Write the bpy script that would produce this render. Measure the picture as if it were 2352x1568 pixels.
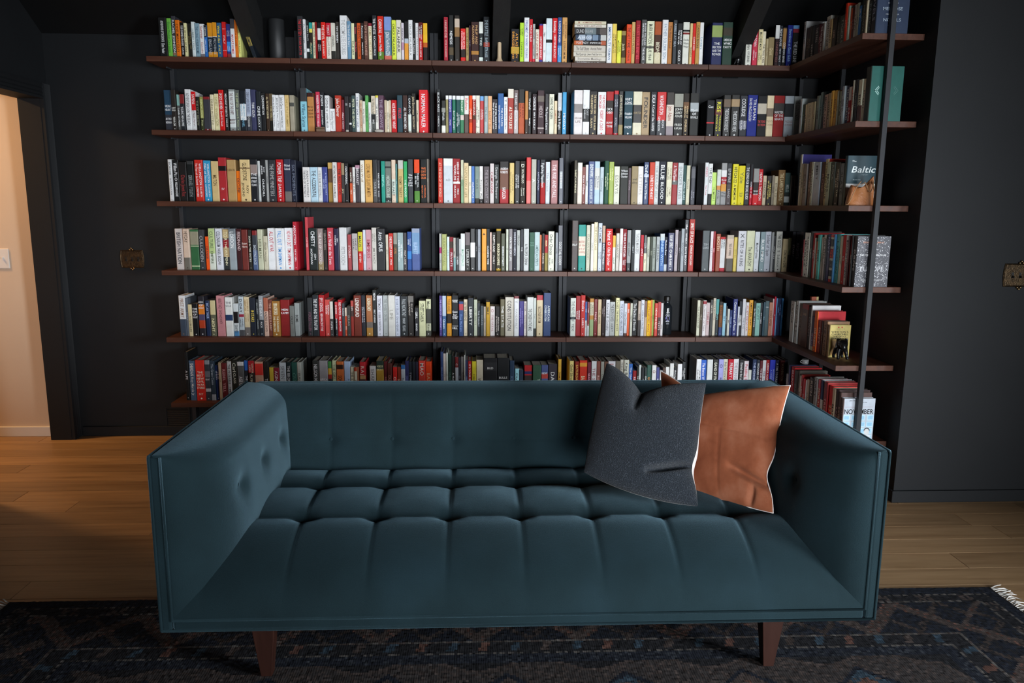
import bpy, bmesh, math, random
import numpy as np
from mathutils import Matrix, Vector

for o in list(bpy.data.objects):
    bpy.data.objects.remove(o)
scene = bpy.context.scene
COL = scene.collection
random.seed(7)
rng = np.random.default_rng(11)
PI = math.pi

# ------------------------------------------------------------------ camera
LENS = 1768.87 / 2352 * 36.0
YAW, PITCH, ROLL = 0.04511, -0.17355, 0.00685
CAM = Vector((0.0, -4.6836, 1.40749))
cd = bpy.data.cameras.new('camera'); cd.lens = LENS; cd.sensor_width = 36.0
cd.clip_start = 0.05; cd.clip_end = 60
cam = bpy.data.objects.new('camera', cd); COL.objects.link(cam)
_f = Vector((math.sin(YAW) * math.cos(PITCH), math.cos(YAW) * math.cos(PITCH), math.sin(PITCH)))
_r = Vector((math.cos(YAW), -math.sin(YAW), 0.0)); _u = _r.cross(_f)
_r2 = _r * math.cos(ROLL) + _u * math.sin(ROLL); _u2 = -_r * math.sin(ROLL) + _u * math.cos(ROLL)
M = Matrix((_r2, _u2, -_f)).transposed().to_4x4(); M.translation = CAM
cam.matrix_world = M
scene.camera = cam

# ------------------------------------------------------------------ light and exposure
scene.view_settings.view_transform = 'Standard'
scene.view_settings.look = 'None'
scene.view_settings.gamma = 1.0
scene.view_settings.use_curve_mapping = False
scene.view_settings.exposure = 0.0

world = bpy.data.worlds.new('overcast_sky'); scene.world = world
world.use_nodes = True
bg = world.node_tree.nodes['Background']
bg.inputs[0].default_value = (0.62, 0.74, 0.9, 1); bg.inputs[1].default_value = 0.6

def area(name, loc, target, sx, sy, power, color, spread=PI):
    l = bpy.data.lights.new(name, 'AREA'); l.shape = 'RECTANGLE'; l.size = sx; l.size_y = sy
    l.energy = power; l.color = color; l.spread = spread
    o = bpy.data.objects.new(name, l); COL.objects.link(o); o.location = loc
    d = Vector(target) - Vector(loc)
    o.rotation_euler = d.to_track_quat('-Z', 'Y').to_euler()
    return o
# daylight entering by the large window behind the camera and by a small one in the right-hand wall
area('daylight_rear_window', (1.45, -8.25, 1.10), (0.22, 0.0, 1.30), 2.9, 1.9, 58, (0.90, 0.95, 1.0), 0.80)
area('daylight_side_window', (3.50, -4.30, 1.10), (0.30, -2.20, 0.50), 1.3, 1.4, 84, (0.86, 0.93, 1.0), 1.50)
# the warm lamp of the hall beyond the doorway
area('hall_lamp_light', (-3.55, -0.42, 2.36), (-3.55, -0.42, 0.0), 0.22, 0.22, 32, (1.0, 0.57, 0.24))

# ------------------------------------------------------------------ materials
MATS = {}
def new_mat(name):
    m = bpy.data.materials.new(name); m.use_nodes = True
    MATS[name] = m
    nt = m.node_tree
    return m, nt, nt.nodes['Principled BSDF']
def N(nt, typ, **kw):
    n = nt.nodes.new(typ)
    for k, v in kw.items(): setattr(n, k, v)
    return n
def coords(nt, kind='Object', scale=(1, 1, 1)):
    tc = N(nt, 'ShaderNodeTexCoord'); mp = N(nt, 'ShaderNodeMapping')
    nt.links.new(tc.outputs[kind], mp.inputs[0]); mp.inputs['Scale'].default_value = scale
    return mp.outputs[0]
def noise(nt, vec, scale, detail=4, rough=0.55):
    n = N(nt, 'ShaderNodeTexNoise'); n.inputs['Scale'].default_value = scale
    n.inputs['Detail'].default_value = detail; n.inputs['Roughness'].default_value = rough
    if vec is not None: nt.links.new(vec, n.inputs['Vector'])
    return n.outputs[0]
def ramp(nt, fac, stops):
    r = N(nt, 'ShaderNodeValToRGB')
    e = r.color_ramp.elements
    while len(e) < len(stops): e.new(0.5)
    for el, (p, c) in zip(e, stops):
        el.position = p; el.color = (c[0], c[1], c[2], 1)
    nt.links.new(fac, r.inputs[0])
    return r.outputs[0]
def bump(nt, bsdf, h, strength=0.2, dist=0.01):
    b = N(nt, 'ShaderNodeBump'); b.inputs['Strength'].default_value = strength
    b.inputs['Distance'].default_value = dist
    nt.links.new(h, b.inputs['Height']); nt.links.new(b.outputs[0], bsdf.inputs['Normal'])
def simple(name, c1, c2=None, scale=6.0, rough=0.6, metal=0.0, bs=0.0, bscale=60, stretch=(1, 1, 1), spec=0.5, kind='Object'):
    m, nt, b = new_mat(name)
    c2 = c2 or tuple(x * 0.8 for x in c1)
    v = coords(nt, kind, stretch)
    nt.links.new(ramp(nt, noise(nt, v, scale), [(0.3, c1), (0.7, c2)]), b.inputs['Base Color'])
    b.inputs['Roughness'].default_value = rough; b.inputs['Metallic'].default_value = metal
    b.inputs['Specular IOR Level'].default_value = spec
    if bs: bump(nt, b, noise(nt, v, bscale, 3), bs)
    return m

simple('charcoal_paint', (0.0140, 0.0152, 0.0168), (0.0120, 0.0130, 0.0146), 2.5, 0.66, bs=0.05, bscale=220, spec=0.25)
simple('black_ceiling_paint', (0.0075, 0.0080, 0.0085), (0.0062, 0.0066, 0.007), 3, 0.7, spec=0.2)
simple('black_beam_paint', (0.020, 0.020, 0.020), (0.016, 0.016, 0.016), 5, 0.6, bs=0.1, bscale=40, stretch=(8, 1, 8), spec=0.3)
simple('hall_beige_paint', (0.70, 0.56, 0.42), (0.67, 0.53, 0.40), 2, 0.7, bs=0.03, bscale=200)
simple('hall_white_paint', (0.80, 0.78, 0.74), (0.77, 0.75, 0.71), 2, 0.5)
simple('black_steel', (0.026, 0.028, 0.032), (0.021, 0.023, 0.027), 10, 0.6, spec=0.3)
simple('antique_brass', (0.10, 0.062, 0.030), (0.035, 0.023, 0.013), 60, 0.42, metal=0.8, bs=0.3, bscale=180)
simple('brass_bead', (0.55, 0.40, 0.22), (0.35, 0.24, 0.12), 60, 0.25, metal=1.0)
simple('black_toggle', (0.012, 0.010, 0.009), (0.008, 0.007, 0.006), 9, 0.4)
simple('white_plastic', (0.80, 0.79, 0.77), (0.78, 0.77, 0.75), 4, 0.35)
simple('black_bronze', (0.018, 0.018, 0.019), (0.010, 0.010, 0.011), 30, 0.28, metal=0.6, bs=0.2, bscale=60)
simple('charcoal_ceramic', (0.020, 0.021, 0.022), (0.014, 0.015, 0.016), 20, 0.5)
simple('pale_turned_wood', (0.60, 0.46, 0.30), (0.50, 0.36, 0.22), 12, 0.5, stretch=(6, 6, 1))
simple('grey_ceramic', (0.45, 0.45, 0.45), (0.34, 0.34, 0.34), 30, 0.35)
simple('pale_stone', (0.62, 0.58, 0.52), (0.42, 0.38, 0.33), 30, 0.6, bs=0.2, bscale=40)
simple('brown_leather', (0.42, 0.16, 0.05), (0.30, 0.10, 0.03), 18, 0.5, bs=0.25, bscale=70)
simple('dark_brown_box', (0.20, 0.11, 0.06), (0.13, 0.07, 0.04), 20, 0.55)
simple('tan_cord', (0.36, 0.20, 0.09), (0.24, 0.13, 0.06), 60, 0.7)
simple('smoked_bottle_glass', (0.012, 0.015, 0.018), (0.010, 0.012, 0.015), 5, 0.12)
simple('silver_print', (0.75, 0.77, 0.82), (0.6, 0.62, 0.7), 40, 0.35)
simple('violet_print', (0.20, 0.18, 0.45), (0.16, 0.14, 0.40), 40, 0.35)
simple('red_lacquer', (0.45, 0.10, 0.04), (0.36, 0.07, 0.03), 10, 0.4)
simple('gold_foil', (0.75, 0.60, 0.30), (0.6, 0.45, 0.2), 12, 0.3, metal=0.8)
simple('cotton_lining', (0.80, 0.74, 0.70), (0.72, 0.66, 0.62), 30, 0.9, bs=0.3, bscale=300)
simple('fringe_wool', (0.66, 0.63, 0.58), (0.5, 0.47, 0.43), 80, 0.95)
simple('paper_pages', (0.62, 0.57, 0.47), (0.50, 0.45, 0.36), 300, 0.85, stretch=(1, 0.02, 0.02))

def wood(name, dark, mid, light, rough, axis='x', scale=1.0, rnd=0.25, spec=0.5):
    m, nt, b = new_mat(name)
    st = {'x': (0.9, 14, 14), 'z': (14, 14, 0.9), 'y': (14, 0.9, 14)}[axis]
    tc = N(nt, 'ShaderNodeTexCoord'); oi = N(nt, 'ShaderNodeObjectInfo')
    add = N(nt, 'ShaderNodeVectorMath', operation='MULTIPLY_ADD')
    cmb = N(nt, 'ShaderNodeCombineXYZ')
    for i in range(3): nt.links.new(oi.outputs['Random'], cmb.inputs[i])
    nt.links.new(cmb.outputs[0], add.inputs[0]); add.inputs[1].default_value = (37, 19, 23)
    nt.links.new(tc.outputs['Object'], add.inputs[2])
    mp = N(nt, 'ShaderNodeMapping'); nt.links.new(add.outputs[0], mp.inputs[0])
    mp.inputs['Scale'].default_value = tuple(s * scale for s in st)
    g = noise(nt, mp.outputs[0], 2.2, 8, 0.62)
    colr = ramp(nt, g, [(0.30, dark), (0.52, mid), (0.75, light)])
    hsv = N(nt, 'ShaderNodeHueSaturation')
    mr = N(nt, 'ShaderNodeMapRange'); mr.inputs[3].default_value = 1 - rnd; mr.inputs[4].default_value = 1 + rnd
    nt.links.new(oi.outputs['Random'], mr.inputs[0]); nt.links.new(mr.outputs[0], hsv.inputs['Value'])
    nt.links.new(colr, hsv.inputs['Color']); nt.links.new(hsv.outputs[0], b.inputs['Base Color'])
    rr = N(nt, 'ShaderNodeMapRange'); rr.inputs[3].default_value = rough - 0.06; rr.inputs[4].default_value = rough + 0.10
    nt.links.new(g, rr.inputs[0]); nt.links.new(rr.outputs[0], b.inputs['Roughness'])
    b.inputs['Specular IOR Level'].default_value = spec
    bump(nt, b, g, 0.08, 0.004)
    return m
wood('oak_plank', (0.24, 0.135, 0.060), (0.34, 0.205, 0.100), (0.42, 0.262, 0.134), 0.45, 'x', 1.0, 0.20)
wood('walnut_shelf', (0.052, 0.0175, 0.0095), (0.086, 0.030, 0.0165), (0.115, 0.042, 0.0235), 0.45, 'x', 1.0, 0.12, 0.3)
wood('walnut_shelf_side', (0.052, 0.0175, 0.0095), (0.086, 0.030, 0.0165), (0.115, 0.042, 0.0235), 0.45, 'y', 1.0, 0.12, 0.3)
wood('walnut_leg', (0.015, 0.0042, 0.0023), (0.023, 0.0066, 0.0036), (0.031, 0.0092, 0.0048), 0.45, 'z', 1.0, 0.05, 0.3)

def velvet(name, base, lo, hi, tint, sheen=0.9, sheen_r=0.35, brush=2.2, amp=0.35):
    m, nt, b = new_mat(name)
    v = coords(nt, 'Object', (1.0, 1.0, 0.8))
    n1 = noise(nt, v, brush, 4, 0.55); n2 = noise(nt, coords(nt), 420, 5, 0.7)
    colr = ramp(nt, n1, [(0.28, lo), (0.5, base), (0.72, hi)])
    nt.links.new(colr, b.inputs['Base Color'])
    b.inputs['Roughness'].default_value = 0.85; b.inputs['Specular IOR Level'].default_value = 0.15
    b.inputs['Sheen Weight'].default_value = sheen; b.inputs['Sheen Roughness'].default_value = sheen_r
    b.inputs['Sheen Tint'].default_value = (*tint, 1)
    bump(nt, b, n2, 0.45, 0.004)
    return m
velvet('teal_velvet', (0.0058, 0.0165, 0.0205), (0.0040, 0.0120, 0.0148), (0.0080, 0.0212, 0.0275), (0.42, 0.70, 0.86), 0.50, 0.32, 4.0)
velvet('rust_velvet', (0.250, 0.076, 0.034), (0.180, 0.048, 0.020), (0.330, 0.125, 0.068), (1.0, 0.62, 0.42), 0.18, 0.4, 13.0)

def boucle():
    m, nt, b = new_mat('charcoal_boucle')
    v = coords(nt)
    vo = N(nt, 'ShaderNodeTexVoronoi'); vo.inputs['Scale'].default_value = 330
    nt.links.new(v, vo.inputs['Vector'])
    n = noise(nt, v, 420, 3)
    mx = N(nt, 'ShaderNodeMath', operation='MULTIPLY'); nt.links.new(vo.outputs['Distance'], mx.inputs[0]); nt.links.new(n, mx.inputs[1])
    nt.links.new(ramp(nt, mx.outputs[0], [(0.10, (0.009, 0.0115, 0.015)), (0.34, (0.0175, 0.022, 0.0285)), (0.60, (0.052, 0.060, 0.073))]), b.inputs['Base Color'])
    b.inputs['Roughness'].default_value = 0.95; b.inputs['Specular IOR Level'].default_value = 0.1
    b.inputs['Sheen Weight'].default_value = 0.10
    bump(nt, b, mx.outputs[0], 0.9, 0.006)
boucle()

def attr_mat(name, rough, extra=None):
    m, nt, b = new_mat(name)
    a = N(nt, 'ShaderNodeAttribute'); a.attribute_name = 'Col'
    v = coords(nt)
    hs = N(nt, 'ShaderNodeHueSaturation'); nt.links.new(a.outputs['Color'], hs.inputs['Color'])
    mr = N(nt, 'ShaderNodeMapRange'); mr.inputs[1].default_value = 0.25; mr.inputs[2].default_value = 0.75
    mr.inputs[3].default_value = 0.86; mr.inputs[4].default_value = 1.08
    nt.links.new(noise(nt, v, 26 if extra is None else 160, 4), mr.inputs[0]); nt.links.new(mr.outputs[0], hs.inputs['Value'])
    nt.links.new(hs.outputs[0], b.inputs['Base Color'])
    if extra is None:
        nt.links.new(a.outputs['Alpha'], b.inputs['Roughness'])
        b.inputs['Specular IOR Level'].default_value = 0.28
    else:
        b.inputs['Roughness'].default_value = 0.95; b.inputs['Specular IOR Level'].default_value = 0.1
        wv = N(nt, 'ShaderNodeTexWave'); wv.inputs['Scale'].default_value = 42; wv.inputs['Distortion'].default_value = 3.0
        nt.links.new(v, wv.inputs['Vector']); bump(nt, b, wv.outputs[0], 0.18, 0.002)
    return m
attr_mat('book_cover', 0.4)
attr_mat('rug_wool', 0.95, 'rug')

# ------------------------------------------------------------------ mesh helpers
def lin(h):
    if h == 'W': h = 'e6e6e8'
    r = []
    for i in (0, 2, 4):
        c = int(h[i:i + 2], 16) / 255.0
        r.append(c / 12.92 if c <= 0.04045 else ((c + 0.055) / 1.055) ** 2.4)
    return tuple(r)

class MB:
    def __init__(s): s.v = []; s.f = []; s.c = []; s.m = []; s.smooth = []
    def quad(s, a, b, c, d, col=None, mi=0, sm=False):
        n = len(s.v); s.v += [a, b, c, d]; s.f.append((n, n + 1, n + 2, n + 3)); s.c.append(col); s.m.append(mi); s.smooth.append(sm)
    def add(s, verts, faces, col=None, mi=0, sm=False):
        n = len(s.v); s.v += [tuple(p) for p in verts]
        for f in faces: s.f.append(tuple(i + n for i in f)); s.c.append(col); s.m.append(mi); s.smooth.append(sm)
    def box(s, x0, x1, y0, y1, z0, z1, col=None, mi=0):
        V = [(x0, y0, z0), (x1, y0, z0), (x1, y1, z0), (x0, y1, z0), (x0, y0, z1), (x1, y0, z1), (x1, y1, z1), (x0, y1, z1)]
        s.add(V, [(0, 3, 2, 1), (4, 5, 6, 7), (0, 1, 5, 4), (1, 2, 6, 5), (2, 3, 7, 6), (3, 0, 4, 7)], col, mi)
    def lathe(s, prof, seg=24, cx=0, cy=0, col=None, mi=0, sm=True):
        n = len(s.v); k = len(prof)
        for r, z in prof:
            for i in range(seg):
                a = 2 * PI * i / seg; s.v.append((cx + r * math.cos(a), cy + r * math.sin(a), z))
        for j in range(k - 1):
            for i in range(seg):
                s.f.append((n + j * seg + i, n + j * seg + (i + 1) % seg, n + (j + 1) * seg + (i + 1) % seg, n + (j + 1) * seg + i))
                s.c.append(col); s.m.append(mi); s.smooth.append(sm)
        s.f.append(tuple(n + i for i in range(seg))[::-1]); s.c.append(col); s.m.append(mi); s.smooth.append(False)
        s.f.append(tuple(n + (k - 1) * seg + i for i in range(seg))); s.c.append(col); s.m.append(mi); s.smooth.append(False)
    def tube(s, pts, r, seg=8, closed=False, col=None, mi=0):
        pts = [Vector(p) for p in pts]; n0 = len(s.v); m = len(pts)
        rr = r if isinstance(r, (list, tuple)) else [r] * m
        up = Vector((0, 0, 1))
        for i, p in enumerate(pts):
            t = (pts[(i + 1) % m] - pts[i - 1]) if closed else (pts[min(i + 1, m - 1)] - pts[max(i - 1, 0)])
            t.normalize()
            a = t.cross(up if abs(t.z) < 0.95 else Vector((1, 0, 0))).normalized(); b = a.cross(t)
            for j in range(seg):
                q = 2 * PI * j / seg
                s.v.append(tuple(p + (a * math.cos(q) + b * math.sin(q)) * rr[i]))
        for i in range(m if closed else m - 1):
            i2 = (i + 1) % m
            for j in range(seg):
                s.f.append((n0 + i * seg + j, n0 + i * seg + (j + 1) % seg, n0 + i2 * seg + (j + 1) % seg, n0 + i2 * seg + j))
                s.c.append(col); s.m.append(mi); s.smooth.append(True)
        if not closed:
            s.f.append(tuple(n0 + j for j in range(seg))); s.f.append(tuple(n0 + (m - 1) * seg + j for j in range(seg))[::-1])
            s.c += [col, col]; s.m += [mi, mi]; s.smooth += [False, False]
    def grid(s, P, col=None, mi=0, sm=True, flip=False):
        ny, nx = len(P), len(P[0]); n = len(s.v)
        for row in P: s.v += [tuple(p) for p in row]
        for j in range(ny - 1):
            for i in range(nx - 1):
                a = (n + j * nx + i, n + j * nx + i + 1, n + (j + 1) * nx + i + 1, n + (j + 1) * nx + i)
                s.f.append(a[::-1] if flip else a); s.c.append(col); s.m.append(mi); s.smooth.append(sm)
    def mesh(s, name):
        me = bpy.data.meshes.new(name); me.from_pydata(s.v, [], s.f); me.update()
        me.polygons.foreach_set('use_smooth', s.smooth); me.polygons.foreach_set('material_index', s.m)
        if any(c is not None for c in s.c):
            at = me.color_attributes.new('Col', 'FLOAT_COLOR', 'CORNER')
            arr = []
            for f, c in zip(s.f, s.c):
                c = c or (0.5, 0.5, 0.5, 0.5)
                if len(c) == 3: c = (*c, 0.5)
                arr.extend(list(c) * len(f))
            at.data.foreach_set('color', arr)
        return me

def obj(name, mesh, mats, parent=None, loc=(0, 0, 0), rot=(0, 0, 0), bevel=0.0, seg=2):
    if isinstance(mesh, MB): mesh = mesh.mesh(name)
    for m in (mats if isinstance(mats, (list, tuple)) else [mats]): mesh.materials.append(MATS[m])
    o = bpy.data.objects.new(name, mesh); COL.objects.link(o)
    o.location = loc; o.rotation_euler = rot
    if parent: o.parent = parent
    if bevel:
        b = o.modifiers.new('bevel', 'BEVEL'); b.width = bevel; b.segments = seg; b.limit_method = 'ANGLE'
    return o
def empty(name, loc=(0, 0, 0), rot=(0, 0, 0), parent=None):
    o = bpy.data.objects.new(name, None); COL.objects.link(o); o.location = loc; o.rotation_euler = rot
    o.empty_display_size = 0.05
    if parent: o.parent = parent
    return o
def tag(o, label=None, cat=None, group=None, kind=None):
    if label: o['label'] = label
    if cat: o['category'] = cat
    if group: o['group'] = group
    if kind: o['kind'] = kind
    return o
def boxo(name, b, mat, parent=None, bevel=0.0, loc=(0, 0, 0), rot=(0, 0, 0)):
    mb = MB(); mb.box(*b); return obj(name, mb, mat, parent, loc, rot, bevel)

# ------------------------------------------------------------------ the room
XL, XR, YN = -2.452, 2.021, -1.202        # left wall, shelf-niche side wall, wall beside the niche
CZ, CS = 2.35, 0.65                       # ceiling height at the back wall and its slope
YR = -4.2                                 # ridge
def ceil_z(y): return CZ + CS * (-y if y > YR else (-2 * YR + y))
def gable(name, x0, x1, y0, y1, mat='charcoal_paint', base=0.0):
    """a wall along Y whose top follows the vault"""
    mb = MB(); ys = sorted({y0, y1, *( [YR] if y0 < YR < y1 else [])})
    for a, b in zip(ys[:-1], ys[1:]):
        V = [(x0, a, base), (x1, a, base), (x1, b, base), (x0, b, base),
             (x0, a, ceil_z(a) + .02), (x1, a, ceil_z(a) + .02), (x1, b, ceil_z(b) + .02), (x0, b, ceil_z(b) + .02)]
        mb.add(V, [(0, 3, 2, 1), (4, 5, 6, 7), (0, 1, 5, 4), (1, 2, 6, 5), (2, 3, 7, 6), (3, 0, 4, 7)])
    return mb
S = lambda o: tag(o, kind='structure')
fl = S(boxo('floor', (-5.2, 3.75, -8.55, 0.12, -0.10, -0.014), 'oak_plank'))
# oak planks, each its own board, running along the back wall
PW = 0.1355
pl_meshes = {}
def plank(x0, x1, y0):
    L = round(x1 - x0, 3)
    if L not in pl_meshes:
        mb = MB(); e = 0.0012; w = PW - 0.0006; h = 0.014
        V = [(0, 0, 0), (L, 0, 0), (L, w, 0), (0, w, 0), (0, 0, h - e), (L, 0, h - e), (L, w, h - e), (0, w, h - e),
             (e, e, h), (L - e, e, h), (L - e, w - e, h), (e, w - e, h)]
        mb.add(V, [(0, 1, 5, 4), (1, 2, 6, 5), (2, 3, 7, 6), (3, 0, 4, 7), (4, 5, 9, 8), (5, 6, 10, 9), (6, 7, 11, 10), (7, 4, 8, 11), (8, 9, 10, 11)])
        me = mb.mesh('plank'); me.materials.append(MATS['oak_plank']); pl_meshes[L] = me
    o = bpy.data.objects.new('plank', pl_meshes[L]); COL.objects.link(o); o.parent = fl
    o.location = (x0, y0, -0.014)
prnd = random.Random(3); nplank = 0
for k in range(40):
    y0 = 0.0 - (k + 1) * PW
    xs = [-5.2]; x = -5.2 + [1.1, 0.35, 1.6, 0.75][k % 4] + prnd.uniform(-.15, .15)
    while x < 3.7: xs.append(x); x += prnd.choice([1.85, 2.1, 1.55])
    xs.append(3.75)
    for a, b in zip(xs[:-1], xs[1:]):
        plank(a, b - 0.0006, y0); nplank += 1
mb = MB(); mb.box(-5.2, 3.75, -8.55, -40 * PW, -0.014, 0.0)
tag(obj('plank', mb, 'oak_plank', fl), kind='stuff')

S(boxo('wall_back', (XL - .122, 2.15, 0.0, 0.12, 0, CZ + .02), 'charcoal_paint'))
S(boxo('wall_hall', (-5.2, XL - .122, 0.0, 0.12, 0, 2.45), 'hall_beige_paint'))
S(boxo('wall_niche', (XR, XR + .12, YN + .12, 0.0, 0, 3.1), 'charcoal_paint'))
S(boxo('wall_corner', (XR, 3.62, YN, YN + .12, 0, 3.16), 'charcoal_paint'))
S(obj('wall_right', gable('wall_right', 3.62, 3.75, -8.4, YN + .12), 'charcoal_paint'))
OPEN0, OPEN1, HEAD = -0.088, -1.02, 1.985     # doorway in the left wall
WT = 0.122
S(boxo('wall_left_stub', (XL - WT, XL, OPEN0, 0.0, 0, HEAD), 'charcoal_paint'))
S(obj('wall_left', gable('wall_left', XL - WT, XL, -8.4, OPEN1), 'charcoal_paint'))
S(obj('wall_left_header', gable('wall_left_header', XL - WT, XL, OPEN1, 0.0, base=HEAD), 'charcoal_paint'))
S(boxo('wall_front', (-5.2, 3.75, -8.55, -8.4, 0, 2.6), 'charcoal_paint'))
S(boxo('wall_hall_left', (-5.2, -5.1, -8.4, 0.0, 0, 2.45), 'hall_beige_paint'))
S(boxo('wall_hall_front', (-5.1, XL - WT, -2.62, -2.5, 0, 2.45), 'hall_beige_paint'))
S(boxo('ceiling_hall', (-5.2, XL - WT, -2.6, 0.12, 2.45, 2.53), 'hall_white_paint'))
mb = MB()
for a, b in ((0.15, YR), (YR, -8.55)):
    mb.add([(XL - .2, a, CZ + CS * -a if a > YR else ceil_z(a)), (3.8, a, CZ + CS * -a if a > YR else ceil_z(a)), (3.8, b, ceil_z(b)), (XL - .2, b, ceil_z(b)),
            (XL - .2, a, (CZ + CS * -a if a > YR else ceil_z(a)) + .1), (3.8, a, (CZ + CS * -a if a > YR else ceil_z(a)) + .1), (3.8, b, ceil_z(b) + .1), (XL - .2, b, ceil_z(b) + .1)],
           [(0, 3, 2, 1), (4, 5, 6, 7), (0, 1, 5, 4), (1, 2, 6, 5), (2, 3, 7, 6), (3, 0, 4, 7)])
ce = S(obj('ceiling', mb, 'black_ceiling_paint'))
for xc in (-1.235, 0.128, 1.490, 2.85):
    for (a, b) in ((0.0, YR), (YR, -8.4)):
        if xc > XR and a == 0.0: a = YN
        mb = MB(); w = 0.045; d = 0.19
        za, zb = ceil_z(a), ceil_z(b)
        V = [(xc - w, a, za - d), (xc + w, a, za - d), (xc + w, b, zb - d), (xc - w, b, zb - d), (xc - w, a, za), (xc + w, a, za), (xc + w, b, zb), (xc - w, b, zb)]
        mb.add(V, [(0, 3, 2, 1), (4, 5, 6, 7), (0, 1, 5, 4), (1, 2, 6, 5), (2, 3, 7, 6), (3, 0, 4, 7)])
        obj('rafter', mb, 'black_beam_paint', ce)
# baseboards and door casing
def baseboard(name, b, mat='charcoal_paint'):
    S(boxo(name, b, mat, bevel=0.004))
baseboard('baseboard_back', (XL + .03, XR, -0.014, 0.0, 0.0, 0.060))
baseboard('baseboard_corner', (XR - .012, 3.62, YN - .014, YN, 0.0, 0.060))
baseboard('baseboard_niche', (XR - .012, XR, YN, -0.014, 0.0, 0.060))
baseboard('baseboard_hall', (-5.1, XL - WT - .002, -0.014, 0.0, 0.0, 0.062), 'hall_white_paint')
baseboard('baseboard_left', (XL, XL + .012, -8.4, OPEN1 - .09, 0.0, 0.06))
mb = MB()                                     # fluted casing on the room side of the doorway
prof = [(0.000, 0.0), (0.000, 0.018), (0.012, 0.024), (0.020, 0.016), (0.030, 0.023), (0.040, 0.015), (0.052, 0.023), (0.062, 0.016), (0.074, 0.024), (0.086, 0.020), (0.086, 0.0)]
rows = [[(XL + dx, -dy, z) for dy, dx in prof] for z in (0.0, HEAD + .085)]
mb.grid(rows, sm=False)
tr = S(obj('trim_1', mb, 'charcoal_paint'))
mb = MB(); rows = [[(XL + dx, y, HEAD + dz) for dz, dx in prof] for y in (-0.086, OPEN1 - .086)]
mb.grid(rows, sm=False, flip=True); S(obj('trim_2', mb, 'charcoal_paint'))
mb = MB(); rows = [[(XL + dx, OPEN1 - dy, z) for dy, dx in prof] for z in (0.0, HEAD + .085)]
mb.grid(rows, sm=False); S(obj('trim_3', mb, 'charcoal_paint'))

# windows that admit the daylight (right-hand wall and rear wall, outside the frame)
def window(name, x0, x1, y0, y1, z0, z1, along):
    w = empty(name, ((x0 + x1) / 2, (y0 + y1) / 2, z0)); S(w)
    f = 0.06
    def fb(nm, b, mat='black_steel'):
        mbx = MB(); cx, cy = (x0 + x1) / 2, (y0 + y1) / 2
        mbx.box(b[0] - cx, b[1] - cx, b[2] - cy, b[3] - cy, b[4] - z0, b[5] - z0); obj(nm, mbx, mat, w)
    if along == 'y':
        fb('window_frame', (x0, x1, y0, y0 + f, z0, z1)); fb('window_frame', (x0, x1, y1 - f, y1, z0, z1))
        fb('window_frame', (x0, x1, y0 + f, y1 - f, z0, z0 + f)); fb('window_frame', (x0, x1, y0 + f, y1 - f, z1 - f, z1))
        fb('window_pane', (x1 - .012, x1 - .004, y0 + f, y1 - f, z0 + f, z1 - f), 'white_plastic')
    else:
        fb('window_frame', (x0, x0 + f, y0, y1, z0, z1)); fb('window_frame', (x1 - f, x1, y0, y1, z0, z1))
        fb('window_frame', (x0 + f, x1 - f, y0, y1, z0, z0 + f)); fb('window_frame', (x0 + f, x1 - f, y0, y1, z1 - f, z1))
        fb('window_pane', (x0 + f, x1 - f, y0 + .004, y0 + .012, z0 + f, z1 - f), 'white_plastic')
window('window_1', 3.57, 3.62, -5.01, -3.59, 0.34, 1.86, 'y')
window('window_2', -0.06, 2.96, -8.40, -8.34, 0.09, 2.11, 'x')
# ------------------------------------------------------------------ shelving
SH = [2.187 - 0.38216 * k for k in range(6)]
SHN = ['top', 'second', 'third', 'fourth', 'fifth', 'bottom']
BAYN = ['first', 'second', 'third', 'fourth', 'fifth']
XB = [-1.7725, -1.0105, -0.2485, 0.5135, 1.2755]
XC, YE, TH = 1.732, -1.103, 0.027
sv = tag(empty('wall_shelving', (0, 0, 0)), 'walnut shelves in five bays on black uprights along the charcoal back wall', 'shelving')
sr = tag(empty('wall_shelving', (1.87, -0.7, 0)), 'short walnut side-wall shelves turning the corner, with one black post to the ceiling', 'shelving')
def shelf(parent, x0, x1, y0, y1, z, mat='walnut_shelf'):
    cx, cy = (x0 + x1) / 2, (y0 + y1) / 2
    mb = MB(); mb.box(x0 - cx, x1 - cx, y0 - cy, y1 - cy, -TH, 0)
    o = obj('shelf_board', mb, mat, parent, bevel=0.0015)
    pl = parent.location; o.location = (cx - pl.x, cy - pl.y, z - pl.z)
for z in SH:
    for j in range(5):
        x1 = XB[j + 1] if j < 4 else XR - 0.002
        shelf(sv, XB[j] + 0.0012, x1 - 0.0012, -0.28, -0.0525, z)
    shelf(sr, XC, XR - 0.002, YE, -0.2815, z, 'walnut_shelf_side')
def part_box(parent, name, b, mat, bevel=0.0):
    p = parent.location
    mb = MB(); mb.box(b[0] - p.x, b[1] - p.x, b[2] - p.y, b[3] - p.y, b[4] - p.z, b[5] - p.z)
    return obj(name, mb, mat, parent, bevel=bevel)
ups = [XB[0] + .045]
for x in XB[1:]: ups += [x - 0.0128, x + 0.0128]
ups.append(1.90)
for x in ups:
    part_box(sv, 'upright', (x - .0112, x + .0112, -0.052, -0.001, 0.061, 2.375), 'black_steel', 0.001)
    for z in SH: part_box(sv, 'shelf_bracket', (x - .004, x + .004, -0.12, -0.052, z - TH - .008, z - TH), 'black_steel')
part_box(sr, 'upright', (XR - .024, XR - .001, -.3505, -.3295, 0.061, 2.375), 'black_steel', 0.001)
part_box(sr, 'upright', (1.8465, 1.8695, YE - .026, YE - .001, 0.0, ceil_z(YE) - .005), 'black_steel', 0.001)

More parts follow.
